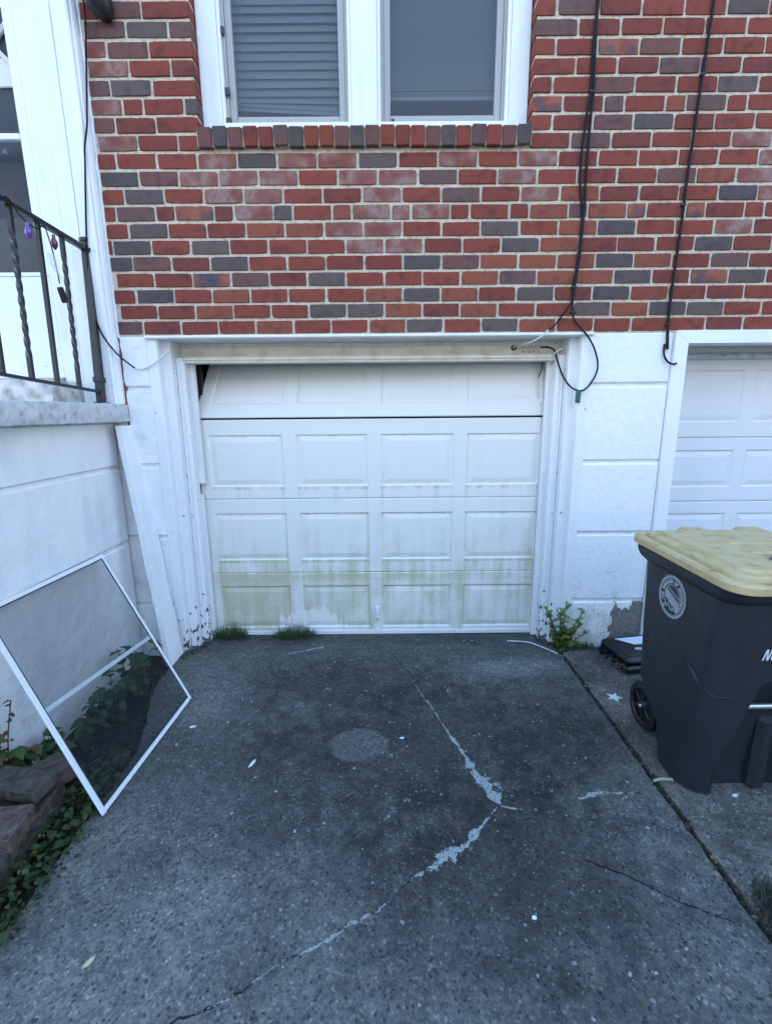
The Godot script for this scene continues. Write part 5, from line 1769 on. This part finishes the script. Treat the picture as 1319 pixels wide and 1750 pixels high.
# ------------------------------------------------------------------ plants
func leaf_mesh(len_: float, wide: float, droop: float, teeth := 0.0) -> ArrayMesh:
	var b := MB.new()
	var n := 6
	var rows := []
	for i in n + 1:
		var t := float(i) / n
		var w := wide * sin(PI * pow(t, 0.7)) * (1.0 - 0.15 * t)
		if teeth > 0.0:
			w *= 1.0 + teeth * (1.0 if i % 2 == 0 else -1.0)
		if i == 0:
			w = wide * 0.06
		if i == n:
			w = 0.0
		rows.append([Vector3(-w, -droop * t * t * len_ + w * 0.25, -t * len_), Vector3(0, -droop * t * t * len_, -t * len_), Vector3(w, -droop * t * t * len_ + w * 0.25, -t * len_)])
	for i in n:
		for k in 2:
			b.face([rows[i][k], rows[i][k + 1], rows[i + 1][k + 1], rows[i + 1][k]], Vector3.UP)
	return b.mesh(60.0)

func green(c: Color) -> StandardMaterial3D:
	var m := mat(c, 0.55, 0.4)
	m.backlight_enabled = true
	m.backlight = Color(0.35, 0.4, 0.2)
	return m

func blades(n: int, spread: Vector2, hmin: float, hmax: float, seed_: int) -> ArrayMesh:
	rng.seed = seed_
	var b := MB.new()
	for i in n:
		var u := rng.randf_range(-1, 1)
		var v := rng.randf_range(-1, 1)
		if u * u + v * v > 1.0:
			continue
		var p := Vector3(u * spread.x, 0, v * spread.y)
		var hh := rng.randf_range(hmin, hmax) * (1.0 - 0.5 * (u * u + v * v))
		var a := rng.randf() * TAU
		var lean := Vector3(cos(a), 0, sin(a)) * hh * rng.randf_range(0.15, 0.9)
		var side := Vector3(-sin(a), 0, cos(a)) * 0.0016
		var mid := p + lean * 0.35 + Vector3(0, hh * 0.6, 0)
		var tip := p + lean + Vector3(0, hh, 0)
		b.face([p - side, p + side, mid + side * 0.8, mid - side * 0.8], Vector3(cos(a), 0.3, sin(a)))
		b.face([mid - side * 0.8, mid + side * 0.8, tip], Vector3(cos(a), 0.3, sin(a)))
	return b.mesh(60.0)

func plants() -> void:
	var g1 := green(lin(0.035, 0.075, 0.018))
	var g2 := green(lin(0.095, 0.15, 0.032))
	var g3 := green(lin(0.025, 0.055, 0.022))
	# grass tufts at the garage sill
	for t in [[Vector3(-1.06, -0.012, -0.17), Vector2(0.12, 0.05), 420, "short grass tuft in the left corner of the garage sill"], [Vector3(-0.62, -0.015, -0.165), Vector2(0.15, 0.045), 520, "wider grass tuft under the second door panel"]]:
		var o := put("grass_tuft", blades(t[2], t[1], 0.05, 0.12, t[2]), g3)
		o.position = t[0]
		tag(o, t[3], "grass", "grass tufts along the garage sill", "stuff")
	var dg := mat(lin(0.04, 0.045, 0.03), 0.9)
	dg.backlight_enabled = true
	dg.backlight = Color(0.1, 0.1, 0.06)
	var t3 := put("grass_tuft", blades(1300, Vector2(0.09, 0.2), 0.04, 0.13, 71), dg)
	t3.position = Vector3(1.185, -0.004, 1.75)
	tag(t3, "dark dry grass tuft growing in the slab joint at lower right", "grass", "", "stuff")
	var t4 := put("grass_tuft", blades(260, Vector2(0.09, 0.05), 0.03, 0.08, 72), g3)
	t4.position = Vector3(1.27, -0.02, 0.03)
	tag(t4, "low grass at the pier foot between green weed and black case", "grass", "", "stuff")
	var moss := put("moss", blades(900, Vector2(0.014, 1.0), 0.006, 0.02, 73), g3)
	moss.position = Vector3(1.095, -0.02, 0.95)
	tag(moss, "thin line of moss growing in the driveway joint", "moss", "", "stuff")
	# upright serrated weed by the right pier
	rng.seed = 81
	var w := thing("weed", "bright green upright weed with toothed leaves beside right pier", "weed", Vector3(1.115, -0.01, 0.035))
	w.scale = Vector3.ONE * 1.14
	var lf := [leaf_mesh(0.055, 0.016, 0.3, 0.35), leaf_mesh(0.07, 0.021, 0.2, 0.35), leaf_mesh(0.045, 0.015, 0.5, 0.3)]
	var stems := [[Vector3(-0.105, 0.26, 0.0), 13], [Vector3(-0.02, 0.22, 0.02), 11], [Vector3(0.025, 0.27, -0.02), 14], [Vector3(0.11, 0.23, 0.01), 12], [Vector3(0.14, 0.12, 0.03), 7], [Vector3(-0.06, 0.14, 0.04), 8], [Vector3(0.06, 0.15, 0.05), 8], [Vector3(0.0, 0.17, -0.03), 9], [Vector3(-0.03, 0.1, 0.06), 8], [Vector3(0.09, 0.17, 0.03), 10], [Vector3(0.03, 0.12, 0.07), 8], [Vector3(-0.07, 0.2, 0.0), 10]]
	for s in stems:
		var top: Vector3 = s[0]
		var pts := curve([Vector3(top.x * 0.15, 0, top.z * 0.2), Vector3(top.x * 0.45, top.y * 0.5, top.z * 0.6), top], 5)
		var st := MB.new()
		st.tube(pts, 0.0028, 5)
		put("stem", st.mesh(60.0), green(lin(0.09, 0.11, 0.04)), w)
		var n: int = s[1]
		for k in n:
			var f := 0.18 + 0.82 * k / (n - 1)
			var p: Vector3 = pts[mini(int(f * (pts.size() - 1)), pts.size() - 1)]
			var o := put("leaf", lf[rng.randi() % 3], [g2, green(lin(0.08, 0.13, 0.03))][rng.randi() % 2] if k % 4 == 0 else g2, w)
			o.position = p
			o.rotation = Vector3(rng.randf_range(0.2, 1.1), k * 2.4 + rng.randf_range(-0.5, 0.5), rng.randf_range(-0.3, 0.3))
			o.scale = Vector3.ONE * rng.randf_range(0.75, 1.2) * (1.1 - 0.35 * f)
	# broad leaved plants along the porch wall behind the screen
	var bl := [leaf_mesh(0.055, 0.023, 0.4), leaf_mesh(0.045, 0.02, 0.6), leaf_mesh(0.065, 0.025, 0.3)]
	var spots := [[Vector3(-1.4, 0, 0.37), 0.2, "leafy plant at the porch corner beneath the leaning board"], [Vector3(-1.4, 0, 0.48), 0.25, "tall leafy plant behind the screen near its crossbar"], [Vector3(-1.38, 0, 0.66), 0.25, "fullest leafy plant behind the middle of the screen"], [Vector3(-1.42, 0, 0.85), 0.2, "leafy plant behind the lower screen frame"], [Vector3(-1.45, 0, 1.04), 0.15, "low leafy plant between screen frame and edging blocks"]]
	for s in spots:
		var p := thing("leafy_plant", s[2], "plant", s[0] + Vector3(0, -0.05, 0), "leafy plants along the porch wall")
		var hgt: float = s[1] + 0.05
		for q in 6:
			var a := rng.randf() * TAU
			var top := Vector3(cos(a) * rng.randf_range(0.03, 0.13), hgt * rng.randf_range(0.5, 1.1), sin(a) * rng.randf_range(0.03, 0.13))
			top.x = maxf(top.x, -0.12)
			var pts := curve([Vector3(), Vector3(top.x * 0.3, top.y * 0.6, top.z * 0.3), top], 4)
			var st := MB.new()
			st.tube(pts, 0.002, 5)
			put("stem", st.mesh(60.0), g3, p)
			for k in 7:
				var f := 0.3 + 0.7 * k / 6.0
				var o := put("leaf", bl[rng.randi() % 3], [g1, g3, g3][rng.randi() % 3], p)
				o.position = pts[mini(int(f * (pts.size() - 1)), pts.size() - 1)]
				o.rotation = Vector3(rng.randf_range(-0.5, 0.5), rng.randf() * TAU, rng.randf_range(-0.3, 0.3))
				o.scale = Vector3.ONE * rng.randf_range(0.7, 1.25)
	# reddish weed left of the blocks
	var rw := thing("weed", "reddish brown weed with seed head behind the edging blocks", "weed", Vector3(-1.56, 0.02, 1.13))
	var red := green(lin(0.1, 0.035, 0.035))
	var olive := green(lin(0.09, 0.07, 0.025))
	for q in 6:
		var top := Vector3([0.07, 0.02, 0.05, 0.09, 0.03, 0.1][q], [0.36, 0.24, 0.2, 0.17, 0.28, 0.13][q], [-0.02, 0.04, 0.06, 0.02, 0.09, -0.05][q])
		var pts := curve([Vector3(0.02, 0, 0), Vector3(top.x * 0.5, top.y * 0.5, top.z * 0.5), top], 5)
		var st := MB.new()
		st.tube(pts, 0.0025, 5)
		put("stem", st.mesh(60.0), red, rw)
		for k in 14:
			var f := 0.2 + 0.8 * k / 13.0
			var o := put("leaf", lf[2] if q == 0 else bl[rng.randi() % 3], red if q == 0 else [olive, olive, g1][rng.randi() % 3], rw)
			o.position = pts[mini(int(f * (pts.size() - 1)), pts.size() - 1)]
			o.rotation = Vector3(rng.randf_range(-0.3, 0.8), rng.randf() * TAU, 0)
			o.scale = Vector3.ONE * (rng.randf_range(0.5, 0.85) if q == 0 else rng.randf_range(0.6, 1.1))
	# ground weeds along the driveway edge: too many to count
	var mm := MultiMesh.new()
	mm.transform_format = MultiMesh.TRANSFORM_3D
	mm.use_colors = true
	mm.mesh = bl[0]
	mm.instance_count = 1150
	var i := 0
	while i < 1150:
		var z := rng.randf_range(0.95, 2.35)
		var wd := 0.06 + 0.07 * sin((z - 0.9) * 2.0)
		var x := -1.165 + rng.randf_range(-1.0, 0.6) * absf(wd)
		var sc := 0.2 + 0.5 * pow(rng.randf(), 1.8)
		mm.set_instance_transform(i, Transform3D(Basis.from_euler(Vector3(rng.randf_range(-0.3, 0.9), rng.randf() * TAU, rng.randf_range(-0.3, 0.3))).scaled(Vector3.ONE * sc), Vector3(x, rng.randf_range(-0.03, 0.045), z)))
		var t := rng.randf()
		mm.set_instance_color(i, Color(0.018, 0.035, 0.01).lerp(Color(0.055, 0.08, 0.02), t * t) if rng.randf() > 0.08 else Color(0.08, 0.06, 0.03))
		i += 1
	var gm := green(Color.WHITE)
	gm.vertex_color_use_as_albedo = true
	var mi := MultiMeshInstance3D.new()
	mi.name = "ground_weeds"
	mi.multimesh = mm
	mi.material_override = gm
	add_child(mi)
	tag(mi, "low green weeds creeping along the left edge of the driveway", "weeds", "", "stuff")

func litter() -> void:
	# star
	var s := MB.new()
	var ps := []
	for k in 10:
		var r := 0.042 if k % 2 == 0 else 0.017
		ps.append(Vector2(cos(TAU * k / 10 + 0.25) * r, sin(TAU * k / 10 + 0.25) * r))
	s.prism(ps, 0.0, 0.005, 1)
	var o := put("star_ornament", s.mesh(10.0), mat(lin(0.6, 0.62, 0.64), 0.5))
	o.position = Vector3(1.199, 0.003, 0.575)
	tag(o, "small flat white star lying on the pavement by the bin", "star ornament")
	var white := mat(lin(0.66, 0.68, 0.7), 0.7)
	var scrap := func(at: Vector3, a: float, l: float, w: float, label: String, m: Material, called: String, cat: String) -> void:
		var b := MB.new()
		b.prism([Vector2(-l, 0), Vector2(-l * 0.3, w), Vector2(l * 0.6, w * 0.8), Vector2(l, 0.1 * w), Vector2(l * 0.4, -w * 0.7), Vector2(-l * 0.5, -w * 0.6)], 0.0, 0.002, 1)
		var q := put(called, b.mesh(), m)
		q.position = at
		q.rotation = Vector3(0.06, a, 0.05)
		tag(q, label, cat)
	scrap.call(Vector3(-0.585, 0.004, 1.022), 1.2, 0.026, 0.008, "thin white paper sliver on the driveway left of centre", white, "paper_scrap", "scrap")
	scrap.call(Vector3(-0.940, 0.004, 0.777), 0.2, 0.017, 0.009, "small white leaf shaped scrap beside the screen corner", white, "paper_scrap", "scrap")
	scrap.call(Vector3(0.068, 0.004, 0.87), 0.1, 0.012, 0.007, "tiny pale flake beside the round pale patch", white, "paper_scrap", "scrap")
	scrap.call(Vector3(1.36, 0.004, 1.215), 0.3, 0.014, 0.008, "white scrap lying under the bin front", white, "paper_scrap", "scrap")
	scrap.call(Vector3(-0.154, 0.005, 1.196), 0.6, 0.025, 0.007, "dry brown leaf curled on the driveway below the pale patch", mat(lin(0.1, 0.07, 0.05), 0.9), "dry_leaf", "leaf")
	scrap.call(Vector3(-0.83, 0.004, 1.76), 1.0, 0.018, 0.008, "yellowish scrap at lower left of the driveway", mat(lin(0.5, 0.46, 0.28), 0.8), "paper_scrap", "scrap")
	scrap.call(Vector3(-1.17, -0.01, 0.49), 1.3, 0.03, 0.02, "yellow fallen leaf behind the screen near its right corner", mat(lin(0.4, 0.3, 0.12), 0.8), "dry_leaf", "leaf")
	var st := MB.new()
	st.warp = func(p: Vector3) -> Vector3: return Vector3(p.x * 1.15 + p.y * 0.25, p.y, p.z * 0.9 + absf(p.x) * 0.2)
	st.lathe([Vector2(0.0, -0.002), Vector2(0.009, 0.0), Vector2(0.0115, 0.005), Vector2(0.009, 0.0095), Vector2(0.004, 0.0118), Vector2(0.0, 0.012)], 11, Transform3D())
	o = put("pebble", st.mesh(60.0), white)
	o.scale = Vector3.ONE * 0.6
	o.position = Vector3(0.434, 0.0, 1.654)
	tag(o, "single white pebble on the driveway right of centre", "pebble")
	var c := MB.new()
	c.tube(curve([Vector3(0.80, 0.0, -0.06), Vector3(0.886, 0.004, -0.043), Vector3(0.94, 0.006, -0.02), Vector3(0.981, 0.006, 0.021), Vector3(1.03, 0.006, 0.075), Vector3(1.066, 0.005, 0.119)], 6), 0.0036, 8)
	tag(put("cord", c.mesh(50.0), M.white_cord), "white cord lying across the driveway corner beside the weed", "cord")
	var k := MB.new()
	k.tube([Vector3(1.085, 0.006, 1.14), Vector3(1.12, 0.007, 1.132), Vector3(1.165, 0.006, 1.135)], 0.0055, 6)
	tag(put("stick", k.mesh(50.0), mat(lin(0.36, 0.33, 0.28), 0.8)), "short pale stick lying over the slab joint by the bin", "stick")
	# loose grit and small stones bedded in the slabs: uncountable
	rng.seed = 91
	var pb := MB.new()
	pb.rough(Vector3(-0.5, -0.35, -0.4), Vector3(0.5, 0.35, 0.4), 0.5, 0.14, noise(57, 0.03, 2))
	var mm := MultiMesh.new()
	mm.transform_format = MultiMesh.TRANSFORM_3D
	mm.use_colors = true
	mm.mesh = pb.mesh(60.0)
	mm.instance_count = 3600
	for i in 3600:
		var x := rng.randf_range(-1.1, 1.07)
		var z := rng.randf_range(-0.1, 2.5)
		if i > 3000:
			x = rng.randf_range(1.12, 1.9)
			z = rng.randf_range(0.05, 1.9)
		var sz := 0.004 + 0.011 * pow(rng.randf(), 3.0)
		mm.set_instance_transform(i, Transform3D(Basis.from_euler(Vector3(rng.randf() * 0.4, rng.randf() * TAU, rng.randf() * 0.4)).scaled(Vector3(sz, sz * 0.6, sz)), Vector3(x, 0.0, z)))
		var v := 0.06 + 0.24 * pow(rng.randf(), 3.5)
		mm.set_instance_color(i, Color(v, v * rng.randf_range(0.9, 1.0), v * rng.randf_range(0.8, 1.02)))
	var gm := mat(Color.WHITE, 0.85)
	gm.vertex_color_use_as_albedo = true
	var mi := MultiMeshInstance3D.new()
	mi.name = "gravel"
	mi.multimesh = mm
	mi.material_override = gm
	add_child(mi)
	tag(mi, "loose grit and small stones bedded in the concrete", "gravel", "", "stuff")

func crumbs() -> void:
	rng.seed = 45
	var pb := MB.new()
	pb.rough(Vector3(-0.5, -0.3, -0.4), Vector3(0.5, 0.3, 0.4), 0.5, 0.16, noise(58, 0.03, 2))
	var mm := MultiMesh.new()
	mm.transform_format = MultiMesh.TRANSFORM_3D
	mm.use_colors = true
	mm.mesh = pb.mesh(40.0)
	mm.instance_count = 1500
	var runs := [[Vector2(-1.27, 0.12), Vector2(-1.17, -0.1), 0.025], [Vector2(-1.12, -0.18), Vector2(-0.4, -0.2), 0.02], [Vector2(1.02, -0.1), Vector2(1.12, 0.03), 0.025], [Vector2(1.1, 0.04), Vector2(1.5, 0.05), 0.04], [Vector2(1.094, 0.1), Vector2(1.094, 1.9), 0.012], [Vector2(-1.1, 1.35), Vector2(-1.14, 2.2), 0.03], [Vector2(-1.35, 0.25), Vector2(-1.3, 1.1), 0.1]]
	for i in 1500:
		var q: Array = runs[rng.randi() % 7]
		var p: Vector2 = q[0].lerp(q[1], rng.randf()) + Vector2(rng.randfn(), rng.randfn()) * q[2] * 0.6
		var sz := 0.005 + 0.014 * pow(rng.randf(), 3.0)
		var y := -0.03 * clampf((0.1 - p.y) / 0.33, 0.0, 1.0)
		mm.set_instance_transform(i, Transform3D(Basis.from_euler(Vector3(rng.randf(), rng.randf() * TAU, rng.randf())).scaled(Vector3(sz, sz * 0.7, sz)), Vector3(p.x, y + sz * 0.1, p.y)))
		var v := rng.randf_range(0.012, 0.05)
		mm.set_instance_color(i, Color(v * 1.15, v, v * 0.72) if rng.randf() > 0.12 else Color(0.16, 0.11, 0.06))
	var gm := mat(Color.WHITE, 0.95)
	gm.vertex_color_use_as_albedo = true
	var mi := MultiMeshInstance3D.new()
	mi.name = "soil_crumbs"
	mi.multimesh = mm
	mi.material_override = gm
	add_child(mi)
	tag(mi, "dark soil crumbs and leaf bits gathered along the slab edges", "soil", "", "stuff")

# broad leaved trees and the neighbour's porch along the right, past the frame: they keep low skylight off the porch wall
func side_trees() -> void:
	var np := thing("neighbour_porch", "matching white masonry porch of the next house, past the right garage", "porch", Vector3(4.75, 0, 1.2))
	var core := MB.new()
	core.box(Vector3(-0.6, -0.1, -1.17), Vector3(0.6, 1.44, 1.1), 0.01)
	put("core", core.mesh(), M.streaked, np)
	var cap := MB.new()
	cap.box(Vector3(-0.68, 1.4405, -1.17), Vector3(0.68, 1.54, 1.16), 0.012)
	put("cap", cap.mesh(), M.concrete, np)
	rng.seed = 29
	var leaf := leaf_mesh(0.3, 0.11, 0.3)
	var at := [Vector3(8.5, 0.2, 4.5), Vector3(9.5, 1.0, 9.0)]
	var says := ["round leafy tree beside the right neighbour's drive", "taller leafy tree near the street at right"]
	for q in 2:
		var t := thing("leafy_tree", says[q], "tree", at[q], "leafy trees on the right")
		var tr := MB.new()
		tr.tube([Vector3(), Vector3(0.1, 1.6, 0.05), Vector3(0.0, 3.2, 0)], [0.16, 0.12, 0.06], 10)
		for k in 5:
			var a := TAU * k / 5.0
			tr.tube([Vector3(0.05, 1.7 + 0.2 * k, 0.02), Vector3(cos(a) * 0.8, 2.8 + 0.2 * k, sin(a) * 0.8), Vector3(cos(a) * 1.4, 3.6 + 0.1 * k, sin(a) * 1.4)], [0.06, 0.04, 0.015], 6)
		put("trunk", tr.mesh(50.0), mat(lin(0.06, 0.045, 0.035), 0.95), t)
		var mm := MultiMesh.new()
		mm.transform_format = MultiMesh.TRANSFORM_3D
		mm.mesh = leaf
		mm.instance_count = 2400
		var clumps := []
		for k in 26:
			var v := Vector3(rng.randfn(), rng.randfn(), rng.randfn()).normalized() * pow(rng.randf(), 0.4)
			clumps.append(Vector3(v.x * 1.9, 3.3 + v.y * 1.8, v.z * 1.9))
		for i in 2400:
			var p: Vector3 = clumps[rng.randi() % 26] + Vector3(rng.randfn(), rng.randfn(), rng.randfn()) * 0.34
			mm.set_instance_transform(i, Transform3D(Basis.from_euler(Vector3(rng.randf_range(-1.2, 0.6), rng.randf() * TAU, rng.randf_range(-0.5, 0.5))).scaled(Vector3.ONE * rng.randf_range(0.6, 1.3)), p))
		var mi := MultiMeshInstance3D.new()
		mi.name = "crown"
		mi.multimesh = mm
		mi.material_override = green(lin(0.04, 0.075, 0.022))
		mi.set_meta("kind", "stuff")
		t.add_child(mi)

# the conifer across the street that the storm door glass mirrors
func tree() -> void:
	rng.seed = 17
	var t := thing("conifer_tree", "tall dark conifer across the street mirrored in the storm door", "tree", Vector3(-14.6, 1.35, 18.6))
	var tr := MB.new()
	tr.tube([Vector3(), Vector3(0.05, 6, 0), Vector3(0, 18.5, 0)], [0.38, 0.26, 0.03], 10)
	put("trunk", tr.mesh(50.0), mat(lin(0.06, 0.045, 0.035), 0.95), t)
	var mm := MultiMesh.new()
	mm.transform_format = MultiMesh.TRANSFORM_3D
	mm.mesh = leaf_mesh(1.1, 0.2, 0.35, 0.2)
	mm.instance_count = 3200
	for i in 3200:
		var y := 1.0 + 17.4 * (1.0 - sqrt(rng.randf()))
		var r := (18.9 - y) * 0.25 * sqrt(rng.randf()) * (0.8 + 0.2 * sin(y * 5.0))
		var a := rng.randf() * TAU
		mm.set_instance_transform(i, Transform3D(Basis.from_euler(Vector3(rng.randf_range(-0.6, 0.2), -a - PI / 2 + rng.randf_range(-0.5, 0.5), 0)).scaled(Vector3.ONE * rng.randf_range(0.6, 1.4)), Vector3(cos(a) * r, y, sin(a) * r)))
	var mi := MultiMeshInstance3D.new()
	mi.name = "crown"
	mi.multimesh = mm
	mi.material_override = green(lin(0.025, 0.05, 0.025))
	mi.set_meta("kind", "stuff")
	t.add_child(mi)
